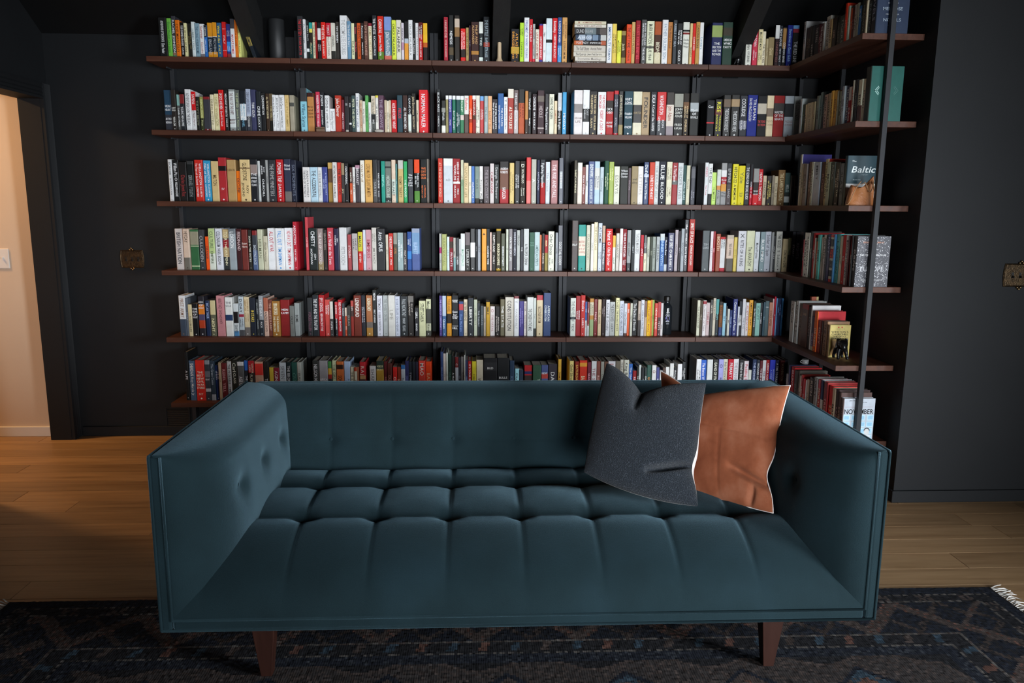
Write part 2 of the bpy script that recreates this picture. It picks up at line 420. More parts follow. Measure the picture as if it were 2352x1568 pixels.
# ------------------------------------------------------------------ lettering
GL = {}
def glyph(ch):
    if ch not in GL:
        cu = bpy.data.curves.new('g', 'FONT'); cu.body = ch; cu.size = 1.0; cu.resolution_u = 3
        cu.offset = 0.012
        o = bpy.data.objects.new('g', cu); COL.objects.link(o)
        me = o.to_mesh()
        v = [(p.co.x, p.co.y) for p in me.vertices]; f = [tuple(p.vertices) for p in me.polygons]
        o.to_mesh_clear(); bpy.data.objects.remove(o); bpy.data.curves.remove(cu)
        if v:
            x0 = min(a for a, b in v); x1 = max(a for a, b in v)
            v = [(a - x0, b) for a, b in v]; GL[ch] = (v, f, x1 - x0 + 0.075)
        else: GL[ch] = ([], [], 0.30)
    return GL[ch]
def text2d(s):
    """unit-height line: verts (x along, y up, cap height about 0.73), faces, width"""
    V, F, x = [], [], 0.0
    for ch in s:
        v, f, w = glyph(ch); n = len(V)
        V += [(a + x, b) for a, b in v]; F += [tuple(i + n for i in q) for q in f]; x += w
    return V, F, max(x - 0.075, 0.05)
CAP = 0.73
def lum(c): return (0.2126 * c[0] + 0.7152 * c[1] + 0.0722 * c[2]) ** 0.4545
def put_text(mb, s, fn, length, height, color, stretch=1.25, shear=0.0):
    """centre a line in a length x height field; fn(a, b) -> 3D point with a along the line, b up"""
    V, F, w = text2d(s)
    if not F: return
    sz = height / CAP; sx = sz
    if w * sx > length: sx = length / w
    elif w * sx * stretch < length: sx *= stretch
    else: sx = length / w
    sz = min(sz, sx * 2.6)
    off = -w * sx / 2
    mb.add([fn(off + a * sx + b * sz * shear, (b - CAP / 2) * sz) for a, b in V], F, (*color, 0.5))

# ------------------------------------------------------------------ books
def bandcol(cov, bands, q):
    c = cov
    for a, b, k in bands:
        if a <= q <= b: c = k
    return c
def make_book(t, h, d, cov, txt, title, bands, rough, cover2=None, hard=True, emblem=True):
    """local frame: thickness along x (centred), spine on y = 0 facing -y, pages towards +y, base at z = 0"""
    w = min(0.0022 if hard else 0.0007, t * 0.2)
    ch = min(t * 0.16, 0.004)
    out = [(-t / 2, d), (-t / 2, ch), (-t / 2 + ch * .35, ch * .3), (-t / 2 + ch, 0), (t / 2 - ch, 0), (t / 2 - ch * .35, ch * .3), (t / 2, ch), (t / 2, d)]
    inn = [(-t / 2 + w, d), (-t / 2 + w, ch + w), (t / 2 - w, ch + w), (t / 2 - w, d)]
    cb = MB(); zs = sorted({0.0, h, *[h * (1 - a) for a, b, k in bands], *[h * (1 - b) for a, b, k in bands]})
    zs = [z for z in zs if -1e-6 <= z <= h + 1e-6]
    c2 = cover2 or cov
    for i in range(7):
        (x0, y0), (x1, y1) = out[i], out[i + 1]
        if i in (0, 6):
            cb.quad((x0, y0, 0), (x1, y1, 0), (x1, y1, h), (x0, y0, h), (*c2, rough)); continue
        for za, zb in zip(zs[:-1], zs[1:]):
            k = bandcol(cov, bands, 1 - (za + zb) / 2 / h)
            cb.quad((x0, y0, za), (x1, y1, za), (x1, y1, zb), (x0, y0, zb), (*k, rough), 0, True)
    for i in range(3):
        (x0, y0), (x1, y1) = inn[i], inn[i + 1]
        cb.quad((x1, y1, 0), (x0, y0, 0), (x0, y0, h), (x1, y1, h), (*c2, rough))
    for z, fl_ in ((0.0, True), (h, False)):
        k = (*c2, rough)
        pts = [[out[0], out[1], inn[1], inn[0]], [out[1], out[2], out[3], out[4], out[5], out[6], inn[2], inn[1]], [out[6], out[7], inn[3], inn[2]]]
        for pg in pts:
            V = [(x, y, z) for x, y in pg]; n = tuple(range(len(V)))
            cb.add(V, [n[::-1] if fl_ else n], k)
    for sgn in (0, 1):
        a, b = (out[0], inn[0]) if sgn == 0 else (inn[3], out[7])
        cb.quad((a[0], a[1], 0), (a[0], a[1], h), (b[0], b[1], h), (b[0], b[1], 0), (*c2, rough))
    pb = MB(); e = 0.003 if hard else 0.0003
    pb.box(-t / 2 + w + 1e-4, t / 2 - w - 1e-4, ch + w + 1e-4, d - e, e, h - e)
    tb = MB(); yt = -0.0003
    def tcol(q, base):
        bgc = bandcol(cov, bands, q)
        if abs(lum(bgc) - lum(base)) < 0.17: return (0.78, 0.77, 0.74) if lum(bgc) < 0.5 else (0.03, 0.03, 0.035)
        return base
    segs = title.split('|') if title else []
    if segs:
        wts = []
        for s in segs:
            if s == '': wts.append(8.0)
            elif s[0] == '=': wts.append(4.5 * len(s[1:].split('/')) + 2)
            else: wts.append(max(len(q) for q in s.split('/')) + 2.5)
        tot = sum(wts); lo, hi = 0.05, 0.90
        pos = lo; done = False
        for s, wt in zip(segs, wts):
            seg = (hi - lo) * wt / tot; a0, a1 = pos, pos + seg; pos = a1
            if s == '': continue
            mid = (a0 + a1) / 2; first = not done; done = True; base = tcol(mid, txt); L = h * seg * 0.90
            if s[0] == '=':
                lines = s[1:].split('/'); lh = min(L / len(lines) * 0.62, t * 0.34, 0.013)
                for i, ln in enumerate(lines):
                    zc = h * (1 - mid) + ((len(lines) - 1) / 2 - i) * lh * 1.45
                    put_text(tb, ln, lambda a, b: (a, yt, zc + b), t * 0.82, lh, base, 1.0)
            else:
                lines = s.split('/'); lh = min(t * ((0.54 if first else 0.40) if len(lines) == 1 else (0.68 if first else 0.55) / len(lines) * 0.82), 0.022 if t > .03 else 0.018)
                for i, ln in enumerate(lines):
                    xc = ((len(lines) - 1) / 2 - i) * t * 0.42
                    put_text(tb, ln, lambda a, b: (xc + b, yt, h * (1 - mid) - a), L, lh, base)
        if emblem:
            base = tcol(0.95, txt); q = t * 0.12
            tb.add([(0, yt, h * .05 - q), (q, yt, h * .05), (0, yt, h * .05 + q), (-q, yt, h * .05)], [(0, 1, 2, 3)], (*base, 0.5))
    return cb, pb, tb

ORD = ['first', 'second', 'third', 'fourth', 'fifth', 'sixth', 'seventh', 'eighth', 'ninth', 'tenth', 'eleventh', 'twelfth', 'thirteenth', 'fourteenth', 'fifteenth',
       'sixteenth', 'seventeenth', 'eighteenth', 'nineteenth', 'twentieth'] + ['twenty-' + q for q in ['first', 'second', 'third', 'fourth', 'fifth', 'sixth', 'seventh', 'eighth', 'ninth']] + ['thirtieth'] + ['thirty-' + q for q in ['first', 'second', 'third', 'fourth', 'fifth']]
def cname(hx):
    if hx == 'W': return 'white'
    import colorsys
    r, g, b = (int(hx[i:i + 2], 16) / 255 for i in (0, 2, 4)); H, Sv, V = colorsys.rgb_to_hsv(r, g, b); H *= 360
    if V < 0.21: return 'black'
    if Sv < 0.16: return 'white' if V > 0.77 else 'pale grey' if V > 0.6 else 'grey' if V > 0.33 else 'charcoal'
    if V < 0.27: return 'black' if Sv < 0.35 else ('navy' if 190 < H < 280 else 'maroon' if H < 20 or H > 330 else 'dark green' if 90 < H < 190 else 'dark brown')
    if H < 14 or H > 345: return 'dusty pink' if Sv < 0.42 and V > .6 else 'maroon' if V < 0.5 else 'red'
    if H < 40: return ('cream' if V > .78 else 'beige') if Sv < 0.32 else 'brown' if V < 0.52 else 'orange' if Sv > 0.68 else 'tan'
    if H < 68: return ('cream' if V > .72 else 'khaki') if Sv < 0.36 else 'olive' if V < 0.55 else 'yellow'
    if H < 160: return 'dark green' if V < .4 else 'pale green' if Sv < .4 else 'green'
    if H < 196: return 'teal' if Sv > .3 else 'grey-green'
    if H < 255: return 'navy' if V < 0.42 else 'pale blue' if Sv < 0.35 else 'blue'
    return 'purple' if H < 310 else 'pink'
BOOKS = r'''
#B 1 1
-17182 422 208 191919 W ADVENTURES OF THE EXPATS|Dan Fesler
-16753 225 205 6fb04a 2f7a3a Daniel Doubet Dry Jones
-16524 221 218 3a3a40 W RACHEL JOHNSON @.86-.93:8a6a5a @.93-1:2a8a6a
-16296 228 196 d8741e 7a3a10 ONE MAN GUY
-16061 208 186 1a1816 W YOUR CHARMED STRANGERS|CURTIS
-15843 145 182 ded0a0 5a4a2a A HISTORY OF WINE
-15688 202 182 1e1b16 8a7a50 THE MOST OF TIMES/IN RHYME
-15466 178 190 d0d8d6 889898 SUMMER LIGHT
-15281 246 183 839daa 4a6070 THE LONG WALK HOME
-15029 246 179 dcdcdc a04a40 Summer|Canzelo @.86-1:7a7478
-14776 148 173 2a6ab0 W MOON|LAKE WALES @0-.36:20262c
-14618 273 186 1e2b38 a8a8a8 |ENGLAND @0-.38:d08f26 @.38-.4:d8d8d8 @.81-.97:d08f26
-14338 233 187 1e2b38 a8a8a8 |PROVENCE @0-.38:d08f26 @.38-.4:d8d8d8 @.81-.97:d08f26
-14099 236 186 2a5a80 e0c030 Wine Atlas|ITALY
-13856 223 193 c41c1c W = = = =|ITALY|= = = =
-13616 220 182 34387c W Venice/Travel|Lonely/Lagoon @.5-.78:3a86c8 @.84-1:8a3a3a
-13373 223 207 dcdce0 c03a4a |MARAT HOMER @0-.24:4a4a50
-13144 135 202 d8741e 6a3010 THE ORANGE
-12991 145 180 e4d684 8a6a30 THE YELLOW ROAD
#B 1 2
-9790 306 228 2c2c2e c03038 THE SYSTEM|RYAN GATTIS
-9467 136 211 dfe0e4 2a3044 The Paris Stranger|Philip
-9314 136 207 1e2022 b0b0b0 SHORT DAYS| @.7-.78:dcdcdc
-9160 170 196 1f4a44 c0b890 |PELHAM @0-.16:2a9a94 @.16-.26:d8cc60 @.26-.56:2c221a
-8973 143 197 d8cfb0 5a4030 THE LOVER|A BOOK OF DAYS
-8823 89 198 8a1a1a d04040 RED SHIFT
-8724 205 198 1c1c1e W |Vladimir/Nabokov @.15-.45:dcdcdc
-8509 236 198 cc2a20 f0d0c8 THE DEVIL|BOB PARRY
-8256 253 197 d6d0c4 8a8078 TOMCAT|IN LOVE O'BRIEN @0-.36:b41c34
-7997 236 197 cac6ba 5a5a50 |O'BRIEN| @.74-1:2c2c26
-7734 171 203 36322c W TIM O'BRIEN|
-7505 393 237 e2e2e6 a8a8a8 THE COMPLETE STORIES
-7104 188 207 6c90aa e0e8f0 The End of the Story|
-6889 164 198 dcd6ae 1a1a14 |TRUE GRIT
-6717 130 199 2c1c1c d05a6a Escape|Dennis Parker
-6580 213 199 cc5c2c 40241a PHILIP ROTH|THE HUMAN STAIN
-6361 161 198 2c1e1a W Patrimony|PHILIP ROTH
-6186 206 206 5c3c32 b89080 SOME HOPEFULNESS
-5963 199 200 dccfb4 b09868 FAMILY HISTORY @0-.08:8a2a3a @.95-1:7a4a3a
-5740 240 238 26282c W THE WHITES|RICHARD PRICE
-5465 326 236 c42c1c f0e8d8 CARNIVAL|James McBride @.78-1:5c7c2c
-5111 395 234 5c7c8c W |JONATHAN FRANZEN @0-.3:7c92c4 @.86-1:c46c5c
-4692 224 216 ccdc4c 20240c CHUCK PALAHNIUK
-4451 265 218 d2cdc0 20201c PALAHNIUK
-4165 138 202 ccc4cc 1c1c20 SURVIVOR| @.5-.7:b088a0
-4003 210 211 1e1c1c e08030 | @.42-.54:a8b0b8 @.54-1:dc963c
-3779 224 218 dcdcdc 8a8a8a CHUCK PALAHNIUK
-3545 131 210 1c1c1c W |Chuck Palahniuk
-3400 176 205 dadada 9a9a9a CHUCK PALAHNIUK
-3210 204 205 b41e1e W THE ADVENTURES/OF THE MIND|GEORGE R. COSTAR @0-.3:5c1c1e
-2986 242 203 2c1e1e b0a090 | @0-.5:dcac2c @.5-.62:b05a20
#B 1 3
-1850 232 237 9c2636 e4b4ac A WAR LIKE NO OTHER|VICTOR DAVIS HANSON
-1573 260 246 222220 W |NEMESIS| @.68-.84:5a4c36
-1261 277 245 302a24 a0a0a0 | @.07-.25:bcac9c @.25-.45:8c6c46
-932 271 179 cc1c16 W GATES OF FIRE/STEVEN PRESSFIELD| @.6-.84:2a1a14
-637 149 184 a48e5e 5a4a28 THE ART OF WAR
-463 94 196 3c2232 a0a0a0 THE SPY
-349 417 212 3c221e bc9464 PHILIP AND/ALEXANDER| @.71-.8:a8783a
82 222 216 242a2c c8d0cc |TWO| @0-.28:d4d8d0 @.86-1:ccd8d0
322 344 241 24282c 9aa8b0 THE BATTLE|BARRY STRAUSS @.55-.65:903c2e
1843 454 181 1c1c20 d49434 ATLAS/SHRUGGED|AYN/RAND @.52-.72:b4943c
2332 217 214 acd03c 2a3a10 WOMEN/WORK|STANFORD
2566 280 240 d6dce4 4a5aa0 PARLIAMENT|OF WHORES|O'ROURKE
2873 164 234 bc222c W PEACE KILLS|
3048 129 209 acaca8 202020 FLORENCE|CHRISTOPHER @.87-1:c43c4c
3195 199 180 d8d0c0 a05048 LITTLE GREEN MEN
3405 185 209 bc1e2c W |CHRISTOPHER BUCKLEY @0-.04:3c2c84 @.9-1:3c2c84
3604 172 208 dcdcda 202020 No|23
3790 326 240 c8d4dc 202428 | @.46-.53:1a1a1c
4140 270 241 c41e24 W Boomsday|CHRISTOPHER BUCKLEY
4421 221 245 2c4c84 W FLORENCE OF ARABIA|CHRISTOPHER/BUCKLEY @.6-1:4c8cc4
4666 284 245 c4965c 5a3a20 CHRISTOPHER/BUCKLEY|LOSING MUM
#B 1 4
7162 289 216 d8dce0 4a6a90 IMMORTALITY|FERMAN
7472 240 218 d4bc5c 4a3a10 THE MYTH OF THE/NORTH AMERICAN
7726 240 181 dcdc4a 2a2a10 DATELINE/MOGADISHU
7980 247 181 907e4c d0c8a0 |Jack| @.13-.78:4a3a22
8249 290 215 d44c20 3a1a10 THE LAST STAND|NATHAN
8556 187 229 bc9e68 6a5430 GREAT PLAINS
8769 265 237 8c1622 d04050 TRUST YOUR ENEMIES
9087 290 242 4c4c4a W BLOOD TREASURE/ONE MAN ONE TRUTH|THE BLADE
9395 418 236 cecfb4 3a3a30 MARK BOWDEN|HUE 1968 @.56-.61:5c5c52
9831 372 234 4c3026 d8d0b8 |BEDFORD @0-.3:a4542e @.7-1:ccc3a4
10232 327 241 d8dae2 8a9aa8 FATHER SOLDIER SON
10577 242 230 ac743e 6a3c1c The Heart Road|
10843 220 240 363a3e a0a8b0 REBELS AT SEA|
11092 313 226 181818 d8d8d8 EMPIRES OF/THE SILVER|GOLD
11430 359 233 d0d0c6 2a2a2a =Charlie/Wilson's/War @.17-.215:1c1c1c @.23-.275:7c1e1e
11803 142 226 ccb484 4a3a20 |TRAVELS
11956 160 226 cc2a20 e06050 CODE RED
12131 217 233 b48c4c 3a2a10 DANCING BEFORE|
12366 214 232 d8dee2 6a90a8 Letters
#B 1 5
13031 593 231 1e2654 W |=THE/ERECTION/AND THE/POWER @.06-.33:90a060
13656 554 235 1f3c2e W |=AMERICAN/WHIG/PARTY| @.12-.3:3c3628
14981 333 209 dcd8cc 2a2a2a Heirs of the Founders|H.W. BRANDS
15357 287 202 c4344e W THIS TOWN|MARK/LEIBOVICH
15662 255 200 d4c89e 2a2a1a MACHINE MADE|TERRY/GOLWAY
15924 187 191 d4ccb4 5a4a3a |THE TIRED KING
16118 119 151 ac9e7c 6a5a3c Exit Point
16254 327 159 8e7e5c ccbc94 |Grant|
16614 234 224 2c1618 7a4a4a |UNFINISHED @0-.32:d8d8d4
16858 209 223 22262e W FIGHT HOUSE|TEVI TROY
17074 205 216 181818 d8d8d8 |COMMON SENSE @.03-.53:ac844e
17298 295 225 1e2c80 8eb4e8 Showdown at Gucci Gulch
17622 360 226 1e1e1c d0d0d0 |THE RED LINE @0-.08:6e9ecc @.08-.17:8e2e3e
#B 2 1
-17182 395 216 26445a W |=VIKING/HEART|=ARTHUR/HERMAN @.6-1:34363e
-16767 256 216 2e2824 d8d8d0 |=ALBERT/SPEER|TERROR
-16501 184 194 5c5c5a d8d8d8 |Lands of Moon @0-.3:8eb4ac
-16310 239 194 282c30 W |YOUNG MEN & FIRE @0-.25:7e2c2c
-16040 311 222 e0e0dc 5a5a5a ADVENTURERS ON THE BEACH
-15716 243 210 e0dede 6a3a3a SAPIENS|Yuval Noah Harari @0-.47:cc161e
-15457 174 183 1e1e1a 8a8a70 THE CITY BELOW
-15272 195 184 3c3e28 d0d0a0 FRENCH LESSONS|Peter @0-.62:90904e
-15060 356 184 3c3c42 8a2a2a | @0-.08:7e2226 @.93-1:7e2226
-14673 192 195 d3caac 7a6a4a DINING IN STYLE
-14468 257 200 dccea4 9a8a5a SWEET NAVIGATION
-14204 267 220 c41c1a W OF DICE AND MEN|David M. Ewalt
-13920 195 218 222220 W MERCHANT OF DEATH|FARAH
-13680 326 225 8e9290 5a2a2a THE WAY OF THE KNIFE|=MARK/MAZZETTI @.05-.7:c8ccca @.72-.9:c8ccca
-13344 244 221 5e625e acb48c THE EMPTIED|James R. Ferro
-13079 333 218 1c222a 6e9eb4 |COMMANDING/HEIGHTS|DANIEL @.32-.72:dcdad6
-12736 261 227 9ea6b8 4a4e60 CHEAP LAND COLORADO|TED CONOVER @.64-1:3c3e46
-12461 248 224 3c3e5c d8d8e0 |THINK SOUTH|
-12203 265 216 24282c W |CRIME|LUCKY
-11928 213 209 1c1c1e W LONDONISTAN|
-11687 196 205 3c2a1c d8c8a0 ALL THE WORST HUMANS|
-11480 176 205 6e5e44 c0b080 THE VEIL @.7-1:1c1c14
-11297 165 198 d8dadc 3a3a3a John le Carre|Time to Rest
-11128 193 198 d8dadc 3a3a3a John le Carre|Point of Time
-10928 279 198 d8dadc 3a3a3a John le Carre|Letters from the Lost
-10642 221 199 ccb27c a08850 THE LITTLE DRUMMER
-10376 245 198 9e9684 5a5a50 | @.2-.3:4e4e48
#B 2 2
-9797 360 237 88bcc8 2a4a60 |William Styron @0-.3:3e3e40
-9403 360 212 b4804c 4a2810 |=Morrison/and/Giant/Stories| @0-.1:3e201c
-9029 76 195 4e2424 c08080 THE SEA
-8925 229 216 bc344e W WARRIOR PRINCESS|FURY KELLER
-8683 215 215 1c1e22 W JOSEPH|Joseph Heller
-8440 243 198 dcdad6 2a2a2a CATCH-22|X|JOSEPH HELLER
-8187 298 129 dcdad6 8a8a8a Something Happened @.93-1:7e1e24
-7878 330 199 ac3624 f0d8d0 John Cheever|
-7538 160 177 6e2834 e0c8c8 |Albert Camus
-7364 233 195 2e2a2c 9a9a9a III|
-7121 125 194 1e1e1e d8d8d8 RISK| @.72-.77:dcdcdc
-6982 216 200 3e4e4e d0d0b0 PETER THE SECOND
-6745 184 213 d8dae0 2a3a60 THE BEST SHORT STORIES
-6547 160 176 bcaa90 a04a2a AN AMERICAN STORY
-6380 150 170 d4d0c4 5a5a5a Why Women
-6223 164 202 5e9e5c 2a5a30 GREEN HILLS
-6049 139 165 d8d8d4 2a2a2a |THE GREAT GATSBY
-5902 230 200 5e605c 202020 For Whom the Bell Tolls|BIG|FOUR @0-.48:c8bca8 @.5-.7:1e1e1e
-5658 153 202 d4d0c8 4a4a4a THE SUN ALSO @0-.06:dccc4c
-5491 286 203 5e4252 9a8a9a THE SNOWS
-5170 126 178 bcac94 7a6a50 A Year
-5037 108 175 d4ccb8 2a2a2a |WHEN THE WORLD
-4922 126 178 c8b8a0 5a4a3a Days
-4786 294 178 b8181c W ALICE AND ROBERT WRIGHT
-4464 297 204 2c4650 c43040 |FIELDS|
-4150 262 204 402a24 W |ALL THE KING'S MEN
-3870 189 206 1e2226 d0d0d0 CARVE OUT| @.5-.97:ccd4cc
-3674 242 215 24201c bcac8e John Berryman|RECOVERY
-3404 130 180 ccc0ac 4a4a3a A Moveable
-3253 484 235 c82028 W NORMAN MAILER
#B 2 3
-2269 200 239 282a2c c8c8c8 BLACK MASS|AMERICA
-2012 225 180 30302c c0c0c0 |Walls| @.75-1:d8d4cc @.22-.35:8e8e88
-1770 141 207 8e865c 4a4a2a FLASH @0-.1:dcdcdc
-1608 172 207 3e3e88 W FOUGHT|Frame @0-.1:dcdcdc
-1408 183 207 236e58 W |ROYAL FLASH @0-.1:dcdcdc
-1196 218 206 1e4e4c W |FLASHMAN/AND THE TIGER @0-.1:dcdcdc
-968 201 206 427e5c c8e0c8 MOUNT| @0-.1:dcdcdc @.5-.63:ccbcb4
-749 264 207 d4d0ca c02828 Flashman|| @.48-1:5e4a44
-474 180 207 dc4e14 f0e0d0 |CHARGE| @.6-.7:a03a10
-291 190 208 8e2020 e0c8c0 FLASHMAN| @0-.1:dcdcdc @.5-.62:4e2e1e
-94 219 208 d8d3c4 3a3a2a |FLASHMAN/AND THE DRAGON|=Peter
143 208 206 b44444 W |FLASHMAN/AT CHARGE| @0-.12:6e9ecc
372 201 206 9eacac 6a7a7a The Angel
584 219 206 d4a880 a86a40 |BARNEY BELL
814 304 190 241c22 W THE STEEL BONNETS/George MacDonald Fraser
1132 325 221 305e94 W |THE PYRATES/George MacDonald Fraser
1468 209 203 d8d6d8 3a3a3a Y|Quartered Safe Out Here
1691 322 246 9e382c e8d8c8 |AS YOU LIKE @0-.2:d4ccbe
2024 248 239 b4acaa f0f0f0 THE RAKE|William F. Buckley @0-.45:6e5e5c
2300 333 246 ac542e 6a2a1a |THE RIGHT/NATURAL| @0-.3:2c2a28
2655 167 236 b47e44 5a3a1a | @.65-1:3e2e24
2832 185 232 1c1c1a W Windfall|Bradley
3045 263 220 2c1e22 f0d8d8 OVERDRIVE|WM F. BUCKLEY
3358 377 241 422e32 a89a9a |MIDDLE| @.12-.25:6e645c @.83-.86:a89c98
3774 220 223 2e2a2c c8c8c8 |The Ragman's Knave
4012 281 222 d4d2c0 2a3a20 SWING THE QUEEN|
4300 157 185 d4c4a4 a85a44 UNMAKING
4496 228 230 1e1e1e W |Getting It Right @0-.42:bcbcbe
4745 228 232 3e94c0 W |MEXDAY
#B 2 4
5403 478 244 d6d0ce 8a7a78 |=ABRAHAM/LIFE @.3-.5:8a8482
5903 372 245 d8dcde b0b0b0 |POST/SAVANNAH| @.41-.7:1e1e1e
6289 433 240 1e1a16 ccb88e THE MAN WHO RAN/WASHINGTON|PETER BAKER/SUSAN
6750 455 236 dce0e2 b41c2c THE POWER/BROKER|ROBERT A. CARO
7233 408 240 a01e20 W |=DICK/CHENEY|=IN MY/TIME @.2-.45:2c2420
7663 258 245 363640 a8a8b0 SAMUEL/ADAMS|STOLL @0-.08:b4242e @.94-1:b4242e
7935 255 242 2c2a28 b4ac94 JOHN MARSHALL| @.75-1:8e7e54
8244 474 242 304a54 W =HUEY/LONG|=T HARRY/WILLIAMS|=KNOPF @.285-.295:b0b8b8 @.5-.51:b0b8b8
8739 507 241 ccc6ae 9a8a6a |=HAMILTON| @.3-.7:2e2824
9260 450 240 9e8868 7a6648 FOUNDER
9728 349 240 26282c W SCALIA|A Court of One|HARPER
10113 519 241 3c3e42 W WASHINGTON|RON/CHERNOW @0-.64:bc2e2e
10639 429 239 8e8488 8a4a3a |John Adams| @0-.28:3e3834 @.28-.77:ccc2b6
11097 513 233 1e1c1a c8c8c0 |=JOHN/QUINCY/ADAMS|=FRED/KAPLAN @0-.31:8e8e84
11621 333 236 2e2620 c8b088 |ARMIES OF/FREEDOM|MCPHERSON @.2-.36:6e5038
12001 496 238 2c2c2a d8d8d8 |=TEAM/OF/RIVALS| @.22-.42:9ea4a6
#B 2 5
12979 442 201 18181c W =Cuz|| @.6-.63:c83a40
13450 424 206 1e1a1a e0d040 RISE|THEODORE/ROOSEVELT @.25-.42:5e2e2e
13922 425 230 2a2826 c8c8c8 |THEODORE ROOSEVELT @.1-.28:6e5e4e
14357 480 231 2a2826 d8d8d8 |THEODORE REX @.1-.28:a48c6c
14859 433 227 303238 W COOLIDGE|AMITY/SHLAES @.6-.8:7e7e88
15303 572 232 1e2c80 e0e8f8 TRUMAN/DAVID McCULLOUGH|
15886 521 227 1e1e20 c04a4a |=THE YEARS/OF LYNDON @.18-.43:bcb4a4
16414 394 230 d3c4a4 a08060 |=THE PATH/TO POWER @.3-.5:7e6e5e
16816 595 230 8e1414 f0e0d8 |=MASTER/OF THE/SENATE| @.18-.43:3e3a38
17419 519 228 acb4ba 8a6a6a |=PASSAGE/OF POWER @.18-.5:2a2c30
17949 410 227 b8bebc 7a7a7a THE CONTENDER|
#B 3 1
-17192 208 229 cccccc 6a6a6a BORDER|BLOODSTAIN
-16967 346 226 1c1c1c W William Pitt|O|WILLIAM HAGUE
-16593 409 215 1e1c1c 8a3434 |Charles James Fox
-16178 378 221 181c1c 8a9090 |DISRAELI YOUTH @0-.08:3a3a3a
-15737 441 227 bc2c22 f0e0d8 WELLINGTON/The Years of the Sword|ELIZABETH/LONGFORD
-15286 389 225 328eb4 e8f0f4 WELLINGTON/Pillar of State|ELIZABETH/LONGFORD
-14859 393 222 c4ac7c 6a5434 |MILTON|
-14462 434 242 a43034 e8d8d8 |=IV @.19-.3:1e1818
-14000 495 230 ac8e60 6a5434 =GIBBON|
-13495 223 170 e46e14 b85010 DECLINE
-13251 551 231 ccb484 4a3a24 GLADSTONE|ROY/JENKINS @.19-.21:5e3e28
-12693 391 233 202226 W |=THE/DOWNING/STREET/YEARS| @.12-.35:8e7e78
-12291 129 226 bcbebc 8a8a8a WORLD
-12134 280 233 18181a W ROY/JENKINS|CHURCHILL
-11847 140 230 9e9e9c 5a5a5a DIARY
-11686 399 230 2c2e32 9a9a9a THE PRIME MINISTERS
-11266 392 234 ac181e f0e0e0 POWER TRIP|DAMIAN
-10846 382 237 303448 e8e8f0 =Michael/Cockerell||| @.75-1:6e6864
-10453 288 231 202434 6a7080 SIX MOMENTS
#B 3 2
-9806 393 193 d0ccca 4a4a4a ANDREW RAWNSLEY/THE END OF THE PARTY
-9402 411 194 acc4d0 8ab0c0 THE ACCIDENTAL
-8980 236 194 cccccc 8a8a8a A VIEW FROM THE FOOTHILLS
-8734 289 195 404884 a8b0d0 A WALK ON PART/DECLINE
-8417 257 220 9a7c40 5a4a20 | @0-.15:bc9c5c @.15-.5:5e442c
-8135 236 221 cecac6 2a2a2a WATCHING THE DOOR|Kevin Myers
-7878 219 221 bc382a 3a1a14 THE RED HAND
-7642 166 217 3e3836 c8b898 |Jury @0-.3:8e7e64
-7466 201 216 201e1e d8d8d8 CENTENNIAL|
-7201 148 195 4e2a24 e8d8c8 HUNTER|MILES @.45-1:bc542e
-7042 148 196 d0ceca 4a4a4a OLIVIER WAR
-6883 254 207 3e383c d8d0d0 BREAKFAST| @0-.09:a47c8c
-6600 233 233 d3cfc4 9a8060 Wild Wolf|
-6335 414 235 cca05c 7a5420 LORD MAYOR QUANTUM MIRTH
-5893 237 237 4e4e4e 9a9a9a |SARTRE @0-.45:323234
-5645 149 234 2e2e32 e0e0e0 |KING GEORGE|BLOOD
-5433 220 230 238e7c 9ad8cc |DIGITAL|
-5202 326 229 6e746c b8c0b6 |MICHAEL COLLINS @.12-.16:2c2e2e @.88-.96:2c2e2e
-4848 220 237 ccb8a4 5ab0b0 |BELFAST @.45-.8:bcc4b8
-4617 82 216 4e7e7c a0c0c0 EIRE
-4493 291 236 bca46e 6a5a34 |ENEMY TREATY @0-.2:b4b2ac
-4173 195 230 2e9e60 d4f4dc |THE PROUD
-3942 291 242 3c3e42 d8d8d8 |=The/Memoirs/of/John/Kells|
-3587 309 241 1e2020 W |THERE WILL/BE FIRE| @0-.31:d44e26 @.72-1:58863e
-3231 356 242 1e2020 e07030 =WE/DON'T/KNOW/OUR|A PERSONAL/HISTORY OF
-2865 103 245 6e665e 9a9a8a EIRE
#B 3 3
-2236 257 248 bc3e30 e8b0a0 AT THE EDGE OF THE WORLD
-1933 525 248 bcc2c6 7a8084 |=AD| @0-.16:d4d4ce
-1397 407 248 902024 W HERO OF TWO/WORLDS|MIKE/DUNCAN @.51-.56:d4d0cc
-950 150 240 bcbca4 6a6a54 LETTERS @.45-1:7e9e7e
-782 258 225 ccb892 9a8458 NAPOLEON A LIFE
-510 154 208 d1cab4 9a8a68 1812
-342 168 207 406cac W |AUSTERLITZ
-156 251 206 7e8c84 5a6460 WAR @.86-1:38362e
105 194 207 d0ccc8 4a4a4a |Privateer War @.88-1:322e2e
338 330 206 504648 8a8084 THE BLACK COUNT
697 230 222 c8bebc 8a2030 CAMPAIGNS
948 269 218 2e3230 b0b0b0 George|The Emperor
1253 503 234 5e3e34 W =ANDREW/ROBERTS||NAPOLEON @0-.16:282422 @.16-.66:6e4a3a @.66-1:9e2026
1810 259 227 c8b274 7a6030 TITANS UP AND/NAPOLEON BOUND
2116 273 238 323232 d8d8d8 LEGACY OF/GLORY AND
2411 306 238 302820 e8dcc8 D|WATERLOO|Bernard/Cornwell
2764 259 258 c43434 f0d8d8 | @.5-1:d46e68
3052 278 248 acaca0 f0f0f0 |A|
3377 159 244 2a2e44 b0b0c0 ANTICIPATION
3557 278 246 9e1e20 e8e8e8 Fighting Napoleon| @0-.52:383a3e
3864 242 234 c4cace 9aa0a4 The Escape
